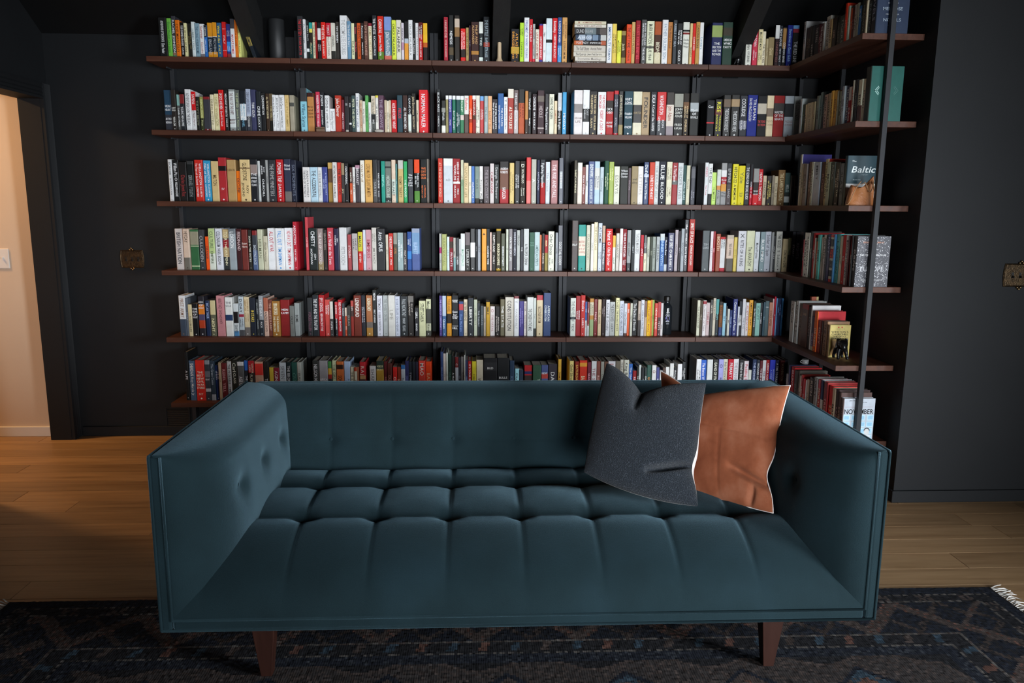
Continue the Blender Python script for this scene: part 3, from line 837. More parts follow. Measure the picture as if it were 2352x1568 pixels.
4171 383 243 9e6e6e e0c8c8 THE RISE AND FALL
4622 260 256 404450 d0d8e0 IIIIIIIIIIIIIIIIIIII
#B 3 4
5489 170 244 3e382c d8d0b0 SAINT-LAURENCE
5688 272 232 d4c8bc b09890 | @0-.2:dcd4c8
5964 181 208 7e4e48 e0c8c8 Grace Williams
6152 152 221 c4c4c2 3a3a3a Flags
6312 345 239 304474 d0d8e8 ENDPAPERS|ALEXANDER WOLFF
6668 298 240 acc0cc 1a2a50 |The Secret/Diplomacy| @.15-.66:c4c4be
6976 225 209 9eacb2 6a7a80 Crossing
7231 254 244 204e3a d0d8b0 Orwell's Nineteen/And Green
7492 284 238 8e9e40 d4dc94 AMERICAN/CARNAGE|
7783 328 213 c8c8b8 8a8a7a ESSAYS
8133 470 214 242620 d0d0d0 =Wilson/Johnson/Chamber||||
8614 153 206 584c50 9a8a90 ENCORE
8789 372 215 908060 3a3424 |=and/alley||
9168 310 215 d4d0cc b0a8a4 LETTERS
9497 292 238 2a3c62 d0d8e8 Dad's|Book Tim O'Brien @.28-.35:acb4c8
9818 303 238 bc4834 f0e0d8 |LONELY IS THE HEART
10129 245 243 bcc0be 8a8e90 THE IDEA OF SELF
10385 410 243 222430 W BLUE|BLOOD
10805 319 241 ccc8b0 6a5a44 WITNESS/LAWLESS|PARMET/LAWTON
11131 308 237 8e2024 e8d0d0 A Third Space|| @.42-.52:5e5e5c
11446 319 236 b8bcbc 8a8e8e BORDER LIVES
11776 191 224 324e4c b8c8c8 |JOHN CLARE
11978 209 222 c8c4ac 7a7660 Fences
12217 264 216 2e303a 9a9aa4 ||ELIOT/MEMOIRS @.05-.3:4e4e54
#B 3 5
13008 210 239 cccecf b06070 GREED|The Price
13228 239 233 d0d0ce 3a3a3a THE END| @.73-1:1c1c1c
13486 247 185 b8d474 7a9040 |NUMBERS
13762 232 201 9ea09c 5a5a5a |Atria @0-.45:c8ccc6 @.45-.57:cc8e54
14002 321 238 929292 3a3a3a |=Real/ist|=The/Way @.17-.33:d8d8d6 @.33-.5:a4202c @.5-.67:cc943c
14333 284 236 4e4444 a8a8a8 EMPIRE|SAND @0-.5:2c2e32
14628 339 232 e0cc20 20200c HITCH-22|A MEMOIR
14979 377 223 dcc822 7a7a3a Yale|23
15378 296 236 262c2e W THE GOING FOR BROKE GUIDE
15681 155 232 b42034 e8d0d8 |SCREW IT ALL @0-.55:2c2c30
15847 337 208 c41c26 W |=THE GREAT/SHARK HUNT @0-.37:8e8e8c @.37-.7:2e2826
16191 255 205 b41e26 W HUNTER S. THOMPSON
16458 207 169 bcae94 4a4a3a KINGDOM
16672 274 168 2e2824 e4c464 THE BONFIRE/OF THE VANITIES
16969 145 170 8e8474 4a4234 STUFF
17124 189 167 c4b89c 5a5040 BACK TO
17328 401 202 82643c d8c8a0 THE LAMENTATIONS
17737 319 186 2e3834 b8c0bc |MELO| @.72-.9:ccd0cc @0-.6:405854
18071 171 172 8e887c 5a5448 TWO
18256 204 171 5e5850 9a9488 BIAS
#B 4 1
-17088 422 231 bcb4b0 9a8f88 BRITISH NATION
-16624 341 230 c4ae9c 4a3a30 HEYDAY|| @.7-1:6e6960
-16262 461 226 386440 d8d0b0 | @.05-.38:8e8874 @.4-.42:c0c0a0 @.9-.92:c0c0a0
-15787 307 226 3a3c3e a0a0a0 CULLODEN
-15427 190 188 e45414 b03c08 ORANGE
-15223 342 233 c8ccc0 5a6a4a CULTURE|EMPIRE @0-.6:acbc84
-14835 374 233 c8cad0 3a3a3a COLONIALISM|NIGEL BIGGAR
-14446 343 229 303234 e0d0b0 TO R|THE|WA|PENN @0-.22:b49e74 @.25-.45:8e242a @.45-.68:ac946c
-14086 389 232 90989c e0e4e6 LORDON| @0-.12:6e7478
-13686 308 232 3e181c c8b0b0 FERDINAND|
-13368 343 227 6e302a e0c8c0 |=Robert/Harris||
-12996 167 226 2a2823 d8d8c8 SONS IN THE SIXTIES
-12784 273 223 3e4248 b8c0c8 |SHOOTING BACK @0-.12:7e2e2e @.5-1:4e5e7e
-12500 291 229 b8b8a0 7a7a64 HERMAN
-12181 238 192 bcb6a0 6a6450 Flash House
-11932 451 236 d8d8dc b02030 ALL OUT WAR|
-11471 487 236 d8d8de 3a8cc8 FALL OUT|TIM SHIPMAN
-10973 488 238 dad6dc bc2e3c NO WAY OUT|TIM SHIPMAN
-10475 221 273 ac2434 f0d0d4 ABDUCTION|NEW GIRL
#B 4 2
-9797 150 299 bc4850 e0b0b0 CARTIER
-9619 485 237 202826 W CHESTY|JON/HOFFMAN @.99-1:202826
-9119 304 236 92827e d0c8c4 THE AGE OF CONCORD @.8-1:8a7a5a
-8798 204 229 322c28 8a8078 BROTHERS|
-8547 325 240 b4404c f0c8cc Kurt Weill on the Town
-8190 275 236 282640 e8e8f0 Dirt/THUNDER|
-7886 419 242 c8c8c8 9a9a9a | PETROUCH
-7420 204 203 9e484c e8c8c8 STOLEN
-7169 312 209 aca6a4 2a2a2a DAVID ST/CAPITAL|
-6829 258 218 b4241c f0d0c8 MAUS|SEVEN @0-.5:bcb434
-6560 154 229 bcc4cc 6a7078 |Denny
-6398 330 230 bc9098 9a3444 EMPIRES
-6050 269 242 bcb8b0 6a645c CAUSES/KENYA|JIM TRACY
-5770 471 237 2c2c2e e8e8e8 Attic OPUS|
-5259 144 204 bcb4a4 5a5448 SKY
-5086 241 211 b83428 f0e0d8 ONE BULLET AWAY|FICK
-4827 209 214 4e4e40 c08040 |1775| @0-.3:8e8e84
-4600 332 215 93a4a4 e0e8e8 THE EMPIRE/AND THE ATLAS
-4251 180 215 403e40 c8c0b8 |MAP LANE
-4041 242 220 2e508c d0d8f0 VALLEY/RIVER| @.5-.7:3e7ebc
-3782 451 239 4e5e8e a8b8d0 |BUFFETT| @0-.1:8e98ac @.1-.6:7090b0
#B 4 3
-2201 123 211 acaca8 4a4a4a |TO @.37-.53:a43e6e
-2056 261 208 a4a86e 7a7c48 SUSAN SONTAG
-1766 138 193 c4d4d4 4a8a80 DAYS
-1617 217 191 7e202a e8c8cc |PRIVATE @.13-.33:4a3a30
-1393 127 188 aca8a0 6a6660 MEN @.6-1:7a9a9a
-1248 178 187 2e3234 c0c0c0 |SOBER
-1059 76 181 cccccc 8a8a8a ONE
-976 243 212 cccecc 6aa080 |MACDONALD
-721 280 219 383633 b8b8b4 |LITERARY @0-.33:6e6466
-424 280 240 303030 e0e0e0 | @.33-.68:d4d4d2
-122 116 237 2a2c2e 8a8a8a RAW
5 160 237 8e9298 5a5c60 NEAT
231 273 239 d49024 3a2a10 4|| @.55-.56:b87818
511 178 239 383c3e d8d8d8 |CLOSING TIME
704 102 220 c8aca0 7a5a50 GIN
824 215 220 2c2824 d8d0c8 PAPPYLAND|FAMILY
1068 270 240 ac8c2c d8d0b0 |BOURBON EMPIRE @.05-.95:3e3828
1349 226 213 505340 f0f0e0 |BOURBON DYNASTY
1633 135 238 b8bcac 6a6e60 SIP
1797 208 240 7e787a 5a5456 WATER OF LIFE
2035 208 240 303038 c0c0c8 DRINKING IN AMERICA|
2261 190 232 acaeaa 5a5c58 PROOF|
2473 153 239 383a3e c0c0c0 THE
2648 300 241 bcbebc 3a3a3a |A PROPER DRINK
2985 282 221 406050 6a9080 =New/Guide|
3277 304 222 acbcbc 4a6a6a |AMERICAN SPIRITS
3588 103 207 c46e40 8a4a28 RYE
3709 143 214 302826 d8c8b8 |BURBANK
3874 180 207 8e7e44 d8d0a0 BEER| @0-.5:9c282c
4076 345 227 c8c8b8 3a3a2a Order Choices|ARK/SALAH
4494 128 220 8e9296 5a5c60 WINE
4641 272 261 3e4048 1c1c20 |COCKTAIL CODEX
#B 4 4
5442 357 289 4e4442 7a6a64 |=BRILLAT| @.4-.45:5e524e
5821 419 266 268c82 b06a60 |=MASTERY/of the/art of/cooking| @.25-.67:c8c0b0
6288 228 264 b8b4a2 8a8670 ITALIAN FOOD
6546 173 271 d3d1c8 9a9890 TABLE
6730 210 280 c8bc9c 8a8060 THE FOOD LAB|
6970 225 276 b8bec8 20242c AT HOME|BY GAVIN/KAYSEN
7199 184 261 40404a d8d8d8 |EAT THIS MAN @0-.37:9e7e64
7412 395 244 bc2824 f0dcd8 Hunt|O|Old Brother
7819 170 205 ccd0c4 4a6a5a |SOUP @0-.33:d4ac4c
8022 192 218 b8b2a8 6a645c SEAFOOD
8232 174 245 d0ccc8 a09c98 BREAD
8410 229 242 801c24 f0d8d8 THE DEVIL IN THE KITCHEN|MARCO/PIERRE
8669 237 236 8e9090 202020 |RESTAURANT| @.8-1:2c2e30
8920 181 240 323638 9a9ea0 HEAT
9113 322 237 c0c2c2 7a7c7c TASTE MAKERS|
9446 174 209 ac2834 e8c0c4 APPLE
9631 174 208 2e2e2e e0e0e0 Tasting/Memory|Slice @.5-1:bcb89c
9817 174 198 9ea090 5a5c4c COOK
10002 152 199 3e4438 9a9e8c FAT
10162 182 199 8e948c 4a4e48 EATING
10373 193 200 a4a8a8 4a4c4c DIRT ROAD
10588 267 217 325e98 9ab8e0 DINNER WITH @0-.18:b8bcbc
10863 178 198 2a2a32 d0d0d8 Medium Raw| @.8-1:b4b8bc
11071 368 222 282a50 e8e8f0 RAW SPIRIT|O|IAIN BANKS
11469 193 239 9e9498 5a5054 HOOPS
11674 119 233 3e383c a09aa0 MALT
11804 197 247 8e9498 5a5e62 SCOTCH
12009 231 298 323438 W the|WHISKY|DAVE BROOM
12269 324 301 a43e38 f0d8d0 SPIRIT OF PLACE|CHARLES MACLEAN
#B 4 5
13091 418 236 505658 a0a4a6 |=TIM/LAKE||
13550 161 232 d4cccf a0989c ART
13715 145 232 8e1e28 d0a0a4 RED
13875 277 218 8e4022 e0c0a0 BOOTH|
14156 310 200 ced0d0 a0b0b0 HUMAN/NATURE|| @0-.07:b4282c @.9-1:ac2034
14511 408 211 ccb8a8 2a2a2a |TIRED OF WINNING|| @.64-1:5e5850 @0-.1:b4a898
14941 195 199 ccb85c a09040 SAND
15166 476 236 c8c8cc 4a4a50 X|RITES OF A KING
15672 477 237 c4c6a8 3a3a2a |The ANARCHY
16179 289 231 c4c8cc 2a2a2e |Mutual Promise|
16498 286 231 7e9094 e0e8e8 BLUE MIND
16798 346 232 a8acb4 4a4a54 Soldier of Spain|
17148 128 229 8e9090 5a5a5a EX
17280 147 207 2e3032 a0a0a0 HALF WAY
17438 365 233 b8b8b0 4a4a44 THE GOOD|S|Solomon
17833 309 191 bcac88 2a2a1a |CONCORD to GUNS
18153 196 197 302c20 8a8660 NOTE @0-.5:7e7e5c
18361 196 233 2e3238 c0c8d0 STARRY
18568 291 231 282a30 8a8a94 RIGHTS
18870 189 232 3e3030 9a8a8a RED
#B 5 1
-17134 360 234 c8c8c8 8a6a50 FIRST ARMY| @.58-1:3e4856
-16770 139 219 5e646c 9a9ea4 BATTLE
-16627 214 183 c4b894 4a4a30 |POTSDAM GUIDE
-16402 329 187 1e1e20 W =THE/GUNS/OF/AUGUST||
-16027 347 230 2a282e d8d8d8 =ARSENAL/OF/DEMOCRACY||| @.2-.45:c47424 @.45-.6:4e4864 @.6-.8:a44024
-15652 258 205 24304c a0b0d0 MCARTHUR|
-15365 294 207 5e5e4c d8d0a8 |NIGHT @0-.4:bcb088
-15007 455 234 b88084 3a2024 ABOUT FACE|DAVID HACKWORTH|
-14506 412 226 ccccc8 6a6a6a =THE/WAR||| @.45-.6:283c5e
-14075 276 189 bcc0c0 e0e0e0 ||DAYS @.25-.6:1e1818 @.85-1:4e7ea4
-13777 284 229 acb4b8 1e222a D-DAY|STEPHEN/AMBROSE @.45-.52:8e2e40 @.85-1:4e4e50
-13476 323 227 c4b494 8a6a40 STEPHEN E/AMBROSE|CITIZEN/SOLDIERS| @.78-1:6e6864
-13123 313 222 1e2430 d4bc4e |19 STARS|
-12782 162 214 2a2d30 a0a4a4 AN ARMY|ATKINSON
-12616 252 234 8e9092 c8c8c8 THE DAY|RICK @.6-1:2e3238
-12339 259 222 c4a494 3a2a24 |ANZIO|LLOYD @0-.35:9e5e48
-12073 216 211 724034 c0a090 THE WHITE RABBIT
-11845 440 204 986c30 e8dcc0 BRADFORD|THE DOGMEN'S/THE OVERLORD
-11395 520 210 801e1e f0e0d8 |=MEIN/KAMPF|||
-10853 242 176 6e706c 3a3a38 OUT
-10600 278 191 8e9290 202020 |BOMB|
#B 5 2
-9858 297 222 2e3032 7a5060 |VOICES FALLEN
-9550 348 239 262a2e W THE SPY AND THE TRAITOR
-9188 323 239 a02024 e8d0d0 SPY SCHOOL|BEN MACINTYRE
-8844 290 212 bc4e48 f0dcd8 KREMLIN/WINTER|
-8546 181 202 3e3c3c e8e8e8 |PUTIN @0-.5:c4c0b8
-8263 152 199 b43c40 e8e8e8 ENEMIES|PETER POMER @.5-1:303034
-8100 236 210 ac2028 f0dcd8 RED NOTICE|BILL BROWDER
-7857 149 191 404044 c8c8c8 RUSSIA|
-7700 127 166 bc4e30 e0c0b0 |RED @0-.3:ccbcac
-7566 196 175 3e3c38 9a9690 GULAG
-7362 167 206 8e342c e0c8c0 LEN| @0-.17:ac4e48 @.17-.45:4e3a36
-7180 422 237 703022 e8dcd0 LENINGRAD|
-6754 225 237 282a32 c0c0c8 NOTHING IS TRUE/AND EVERYTHING
-6481 372 237 9e6844 e8d8c0 GORBACHEV|| @.66-.8:6e6660 @.8-1:a47a3c
-6099 226 267 303232 e8e8e8 MEMOIR||FIRST AVENUE|
-5844 310 236 c8c8d0 6a6a70 TESTIMONY|ROBBIE ROBERTSON
-5504 307 237 a4a8a6 7a7e7c THIS WHEEL'S ON FIRE|
-5187 384 239 c4c2bc 9a9890 LIFE
-4796 274 233 b8bcc8 6a7080 STORYTELLER|Dave Grohl
-4492 410 232 282c2e a8acae PAUL McCARTNEY|MANY YEARS
-4064 330 234 2e2a28 a8a098 ELLIOT/TESTAMENT| @0-.15:6e6a66
-3669 227 166 2a2a2e d8d8d8 GIRL|BAND
-3412 374 207 c0c09c 2a2a1a STREETS-DAHLIN|
-3016 290 216 3e3e38 3a3a2a Memphis||Rent @0-.27:bcbc9c @.66-.86:acac94
#B 5 3
-2237 165 236 4e3e7c a8a0d0 THE SUICIDE OF CHRISTIANITY
-2064 221 236 406088 d0dce8 |Queen @0-.5:a8b4c4
-1807 276 234 c88e2c 6a4410 TOLERANCE|| @.44-.68:2e241c
-1502 357 238 222426 e0e0e0 =THE BIG|=Quest/for/Order|=HILL @.11-.12:c8c8c8 @.52-.53:c8c8c8 @.75-.76:c8c8c8
-1104 261 203 304874 7a90c0 |Free Markets @.07-.25:ac4048
-821 221 214 c8bca4 4a4030 SISTER QUEENS|
-570 317 224 262a30 4a4e54 LIBERTY
-223 192 213 acb09c 6a6e5c ON LIBERTY
-24 170 192 24282e a0a4a8 THE THEORY
157 181 178 40484c 7a8084 ESSAYS
352 111 173 ac9e8c 5a5044 WAR
489 211 200 b49034 8a6a1c SMILE|
722 274 174 c8c0be a07878 O|THE FATAL
1017 274 173 262220 c0b8b0 |REFLECTIONS/ON THE REVOLUTION
1321 266 215 6e6854 4a4434 THE STATE
1598 500 229 b8b2a6 9a9488 CONSTITUTION
2117 293 235 cccccc a0a0a0 Y|VANDERBILT @0-.06:6e1c24
2432 260 204 403878 9a90c8 Political Order/in Changing Societies
2710 156 203 ccc4c0 5a4a44 HAYEK|Road to Serfdom
2884 371 229 c8cac6 3a3c38 |THE CONSERVATIVE MIND
3267 145 224 b8beb8 6a706a Two @.8-1:2e3230
3441 364 241 c4b494 4a3420 |NEOCONSERVATISM| @0-.12:a41c2c
3850 435 254 30446c d0dcec |AMERICAN/CONSERVATISM|
#B 5 4
5426 321 224 c4c8c0 6a6c66 THE NOVELS OF|TIDE @.5-.56:2a383e
5754 276 236 8e2428 f0dcd8 |DICKENS/Selected|
6042 258 241 b03834 f0e4e0 Books|LARRY
6303 116 202 bcbcbc 4a4a4a STEP|DOWN @0-.55:405e94
6434 112 201 b8b8b8 4a4a4a LAST|Read @0-.7:802e2c
6565 243 222 8e9e74 4a4a30 THE LAST/BOOKSHOP| @0-.1:ac7c3c @.1-.45:bcb49c @.45-.56:ac7c3c
6838 202 216 701e20 d8b0b0 PANIC
7062 210 215 bca888 7a6c50 THE WIFE
7302 195 218 302020 c0b0b0 The New Rural/Century|
7526 232 214 c4c4c8 6a6a70 Edward & Gatsby
7773 307 201 a8aaa8 3a3a3a THE BORROWED|LUCKY
8103 225 225 ccc89c 3a3a20 PAGES|THE BANNED BOOKS
8351 255 207 c0c4ce 5a6070 THE OXFORD INKLINGS
8610 191 192 bcc0c8 4a4e58 The Dinner @.92-1:4e3028
8812 139 193 d45c24 f0e0d0 FIRE|
8962 139 194 bcbcac 5a5a4c NIGHT
9113 308 212 282828 c0c0c0 The Decline of Novels
9425 165 207 ac9c90 5a4c44 PARIS @.55-1:3e3838
9601 203 214 bcbec4 5a5c64 A|LITERARY TALES
9808 150 207 b49c84 6a5a48 SALT @0-.45:6e4e3c
9966 215 211 dcac1c 94340c A LITTLE HISTORY|BOOKS
10184 98 214 c47040 8a4a28 IN
10290 124 213 8ea454 4a5a24 OUT
10418 181 194 bc4034 f0d8d0 HOW TO READ
10606 188 201 a44040 e0c8c8 |TEXTS @.45-1:4e302e
10806 143 194 c0bcbc 4a4a4a |Why
#B 5 5
12962 178 212 b8b8a4 5a5a48 THE POLITICS OF
13144 147 209 4e4638 9a9484 HILLS
13303 205 211 c8c4c4 8a7a7a The Names of Our Tears @.02-.1:902a34
13523 212 197 b8a8a8 9a5a5a FAMILIES
13743 171 215 32302c c0b8a8 NICKEL|
13921 167 224 b4ac9c 5a5446 WHITE WORKING|
14099 178 218 303436 6ab0b0 MAPS @0-.4:4e8e8c
14308 197 202 784a20 2a1a0c AFTER|FALL @.75-1:304070 @0-.1:302824
14524 178 194 8eb4c4 2a4a60 SKY
14706 87 177 2a2c2e 9a9a9a THE BUSINESS
14801 137 159 bcbcb4 5a5a54 MY
14942 152 153 303e68 9aa8d0 POVERTY
15105 270 220 2c346e d0d4e8 Constructions of Peace
15383 106 175 bcc0c8 5a5c64 WORK
15497 164 205 2e3038 e0e0e0 |WELFARE| @.4-.7:b8b8b8
15679 190 220 c0c0c4 8a8a90 |THE RISE
15877 183 200 c8c4c4 a03848 ALL JOY AND NO FUN
16075 228 213 d0982c 3a2a10 AMERICAN|HURT|J
16323 141 206 2e3430 e8e8e8 EATING THE DOG
16486 278 195 82aca4 3a5a54 SCARCITY|
16772 126 198 2e3034 c0c0c4 STRANGERS
16906 126 202 304854 90a8b4 SEA
17039 233 208 4e6064 c0c8cc =Robert||
17280 210 200 b4806c 5a3424 COLLAPSE
17497 88 221 c4acac 8a4a4a ONE
17593 95 234 ac2038 e8c0c8 UP
17696 73 223 6ea0cc 2a4a70 AT
17776 248 223 203054 7a98cc BEHIND THE/CRISIS|
18032 103 223 4e8cc4 d0e0f0 GO
#B 6 1
-17055 217 287 1c1c1c d0d0d0 A LIFE
-16801 344 236 4a6078 e0e0d0 SHERIDAN|Roy Morris Jr
-16410 515 240 c83024 f0d8c8 |=THE/BEST/NEW/CIVIL/WAR/STORIES|=NY
-15880 294 240 3a3e44 c8c8c8 |=GRANT| @0-.1:8a8c90 @.27-.42:6a6a70 @.7-.78:b0b2b6
-15579 247 236 34424e a8b0b8 The Great Cause| @.85-1:a8aaae
-15321 225 208 223460 e8e8f0 A BLAZE/OF GLORY|
-15081 149 227 b09c80 6a5a44 UP
-14925 284 223 6a2628 c89898 REBEL YELL
-14626 258 232 c0c0be 3a3a3a THE PROBABLE|TIMES
-14353 331 238 2e302a d0d0c0 Carl|CLASS|
-14008 368 230 626464 e0e0e0 |AGE OF STEEL @0-.1:d0d0d0
-13625 241 237 2e303a c8c8c8 |THE BLUE AND @0-.25:3a6cb8
-13370 332 237 342c2a d0d0b8 WINTER/LION|FLYING| @0-.3:b03036 @.55-1:c84c38
-13019 475 230 c8a08a c83028 | @.05-.35:d84038
-12515 300 230 2a2a28 e8e8e8 |TECUMSEH
-12187 263 196 d0b848 2a2a10 |MALTA
-11919 307 194 882838 e8d0d0 AGINCOURT
-11601 392 225 bcc4c8 7a8084 SEVEN YEARS
-11198 282 226 243032 c8c8c8 THE BRONZE AGE
-10905 319 226 2c5850 5a8478 CRETE
-10575 246 226 acaea6 6a6c64 EUROPE
#B 6 2
-9668 368 236 3c3e3c e8e8e0 NELSON MANDELA
-9278 493 237 9a989a f4f4f4 ||=AFRICA||
-8767 202 233 362e2a d0d0a0 | @0-.18:4c8a4c @.18-.34:d0aa48 @.34-.45:a83a2e
-8542 243 236 c4c8a4 6a6a50 THE GIRL|
-8277 405 231 c46e3a 3a1c10 |SONG| @.08-.2:3a2218
-7850 354 230 a8bcdc 3a4a70 |FORCES OF/NATURE
-7481 225 198 c8c4ac 5a5444 THE STRANGE
-7245 151 196 c8c4b0 6a5a4a INDIA @0-.12:ac4028
-7082 140 198 9a6046 e0c0a0 KIM
-6927 336 228 b02830 e8c8c0 RAJ| @.35-.45:b08a60 @.45-1:4c2828
-6350 351 204 c8c6c4 7a7876 SHANGHAI
-5966 429 234 b08c3c e0d0a0 =WORD OF/DEMOCRACY||| @0-.22:303e36
-5521 189 230 602226 a86a6a RED
-5321 267 220 5a2c26 a07a6a DUST
-5003 245 196 cc2c26 f0d0c8 CHINA
-4743 208 196 883a28 d8b090 JADE
-4520 238 209 bcc2ca 5a606a BAY @0-.12:3a70a8 @.55-1:362e2a
-4279 208 232 323460 7a7cb0 DEEP
-4060 193 228 282e38 b0b0b8 TYPHOON
-3856 175 230 2a2e36 90949c |JET
-3666 152 228 2e2a3c d0d0e0 |The Burma
-3484 398 236 cc463a f0d0c8 MAO|
-3075 342 229 dc4618 f0a080 EAST
#B 6 3
-2198 157 288 364870 7a8cb8 GALLANTRY
-2034 157 276 ccc0b8 8a8078 VII
-1867 108 281 c4c8be 6a6e64 IT
-1747 198 269 263e34 5a7a6c LINKS
-1542 187 261 2a2a28 e0e0e0 |A Mutual Friend
-1337 190 257 b0b4ba 4a4c52 C| @0-.25:742628
-1135 134 254 303038 8a8a94 ON
-993 179 257 7a7674 4a4644 FLOOR
-810 71 269 c0c0b8 7a7a74 GO
-728 142 235 3a4060 9098c0 FINS
-571 191 231 b0282a f0e0d8 IT'S YOUR SHIP|
-350 239 231 d8c83a 3a3a14 |CORNELL|
-88 389 238 d0c6b0 4a3a2c |WEATHER
343 791 249 262628 4a4a4c =BUD| @.1-.3:343436
1145 717 249 1c1e20 3a3c3e =BULLS
1885 278 234 304258 6a7c94 ICE
2204 244 185 9cccd4 e8f4f8 City Library
2456 237 177 323e4e 6a7688 MAP
2757 467 204 ac2428 f0e8e0 ||=NIXON'S/WHITE/HOUSE @.18-.26:2a3060 @.3-.55:3a2a28
3254 498 207 345440 d0d8c8 |THE SECRET/MAN
3767 400 207 4c5884 c8d0e8 =NEW| @.25-.4:ac463e
4197 517 211 3c363e 5a545c DARK
4756 197 243 cca040 6a3418 |DIAMONDS|
#B 6 4
5445 254 231 d8c480 3a3420 Gold Silver Bronze
5774 235 228 882a1e e0b858 SATURDAY NIGHT
6051 451 233 cc3824 f0d8b0 |BASKETBALL @.06-.16:d89838
6520 220 222 762c40 d8a8b0 SEASON
6756 307 230 d8d8e0 a06a70 THE SHOT
7074 228 229 8a5046 d8b8b0 RUN
7313 197 227 9a9a90 4a4a40 COURT
7522 217 227 6a4a3a c8b090 LEGEND
7758 437 229 d8d4d8 ac2434 LETTERS|
8218 270 229 645c4c d0c8b0 | @0-.3:7a7264 @.3-.5:e06030
8496 194 237 c8c4b8 6a665c FRIDAY NIGHT|
8713 297 236 d8d8c8 3a3a30 King Bee|
9017 217 212 3a70bc e0e8f8 The Gilded|
9246 221 171 a0262c f0d0d4 RED SOX
9482 133 194 34322c d8d8d8 THE MACHINE
9631 137 204 d0d8d4 4a504c Blue
9780 156 190 282a2c f0f0f0 WHEN PRIDE/STILL
9948 153 190 364240 d8d8d8 SEMI TOUGH
10112 267 204 30584c e08030 |GOLF|
10402 267 204 dcd8d4 8a5a40 O|CUBA
10685 168 190 4c5088 c8ccf0 BLUES
10868 161 173 d8e0dc 4a504e |ATHLETE
11040 191 190 5a4a44 c0b0a0 RIVAL
11247 199 192 d8d8d4 8a8a88 NO
11476 245 215 d4d4d0 8a8a88 CLUB
11729 184 190 2a2a2a f0f0f0 Among the|
11932 276 212 d8d8dc 4a4a50 |SEPIN
12216 207 224 262a2c d8d8d8 GOOD THINGS/HAPPEN|
#B 6 5
13071 296 241 d8d8dc 1c1c20 JOHN McCAIN/DAN NOWICKI
13382 311 234 3864b8 d8e0f0 The Boston Wars| @.8-.83:d8d8d8 @.83-1:ac3028
13728 350 238 d0d2d0 2a2a2a |STEP
14094 312 238 282826 e8e0c8 GANG OF FIVE|
14421 300 240 a4a4dc 3a3a60 O|BENTIS
14729 254 240 c8c8b4 5a5a48 Bob Woodward|
14991 339 241 bc1830 f0dce0 PRIMARY COLORS
15345 328 240 d4d4d8 9a9aa0 THE RUNNING MATE
15685 289 237 28282a d0d0d0 Eternal to the Letters| @.75-1:ccc4c8
15993 282 228 d8ccd0 b42834 Peddling Influence
16291 178 172 c8ccc4 2a2e2a WAYS
16484 236 239 2e3c5c a8b0c8 THE MEMOIRS|LEAK
16735 201 235 282e3c e8e8e8 RICHARD HOLBROOKE
16944 174 231 601e28 e8d0d0 TO END A WAR
17122 217 231 d4d4d8 7a7a80 THE LIVES
17354 197 233 a81c20 W AMERICA ALONE|
17567 333 233 3846c0 a8b4f0 MISSISSIPPI FOR/A HOMELAND
17916 217 231 24264a f0f0f0 A TIME TO BUILD|
18168 275 231 602222 d8c0a8 WASHINGTON|
18455 213 233 2a2a36 7a7a88 DUSK
#S 1 0
3084 308 222 e4e2da 6a6a6a CONTENDER|
3516 367 181 4a3a30 8a7a60 OLD
3887 237 181 3a322c 9a8a70 WAR
4128 353 179 3a3a3a c0c0c0 |HUNT
4485 615 173 34343a c0c0c0 THE FALL|
5138 227 167 6a2038 c8a0a8 SEA
5369 369 163 5a2030 d8d0d0 THE HOUSE|SHIPS
5775 184 162 b8b8b4 3a3a3a INN
5962 501 186 e0dccc 3a3a34 NARROW QUIET
6468 314 162 c8b080 2a2a20 GOLD
6817 416 160 3a322c c0a890 |LAWN|
7267 339 162 2a2e2a 6a6e6a GREEN
7610 657 154 44504a a8b0aa TIGERS
8299 226 197 d84020 e8b0a0 RED
8529 187 180 b8c8b8 6a7a6a TWO
8720 217 167 e06030 e8c0a8 SUN
8941 276 164 5a1c1c a06a6a BAR
9221 302 170 b8b8b0 6a6a64 LAND
9527 207 171 a8a898 2a2a20 FIVE
9739 264 153 3c84c8 d0e0f0 SKY|
10007 173 172 283c44 7a9098 SEA
10184 287 166 3c3c34 8a8a78 MEADOW
10474 140 160 e0ccb0 7a6a54 INK
10618 364 154 28303a 6a7684 PATRICK
#S 2 0
3361 255 197 c8d0ce 5a605e A
3619 248 164 54684f a0b098 TWO
3871 162 158 3c5048 8a9c94 INK
4037 243 159 d8c8a0 5a5040 OLD
4284 799 162 d8ccac b0a484 LARGE PRINT
5087 114 159 e0d4b8 8a8068 IT
5209 226 160 ccc09c 2a2a20 SO
5443 185 186 8a948a 4a504a ON
5635 297 184 7a867e 3a403a GRIM
5940 293 197 7a8e8c 3a4a48 TIDE
6240 288 196 283430 6a7a74 FERN
6536 357 178 b89c88 2a2018 MOSER|PART
6900 279 181 b8a88c 3a3020 STUART
7186 205 181 e0d4b4 6a5c40 LA
7398 272 186 cca04c 6a4c14 SAHARA
7678 337 183 d8a850 7a5818 DUNES
8021 197 178 b8bcac 5a5e50 ICE
8225 261 174 a4b0a2 4a544a ROOM
8492 258 191 646680 d0d4e8 MODERN
8757 254 190 b8c4c8 3a4448 OSLO
9017 314 188 3a3e60 e0e4f0 MCDONALD
9338 309 178 a42430 f0d8d8 |KING @0-.35:d8d4d0
9653 180 163 dc6030 f0c0a0 FOX
9840 179 202 d8d8c8 2a2a24 E. FORMAN
10080 273 201 28282a 8a8a8c NIGHT
10383 416 196 e8dcc0 4a3a30 BIG @.6-1:5a3430
10805 228 194 e8dcc8 3a3a3a BECKETT
#S 3 0
3822 257 277 d8d8d0 6a6a64 ATLAS^3a3478
4088 288 226 c8c4b8 5a564c LIES
4459 415 223 948c88 4a4440 COLD
4956 325 231 7e6a62 c0b0a8 HOMER
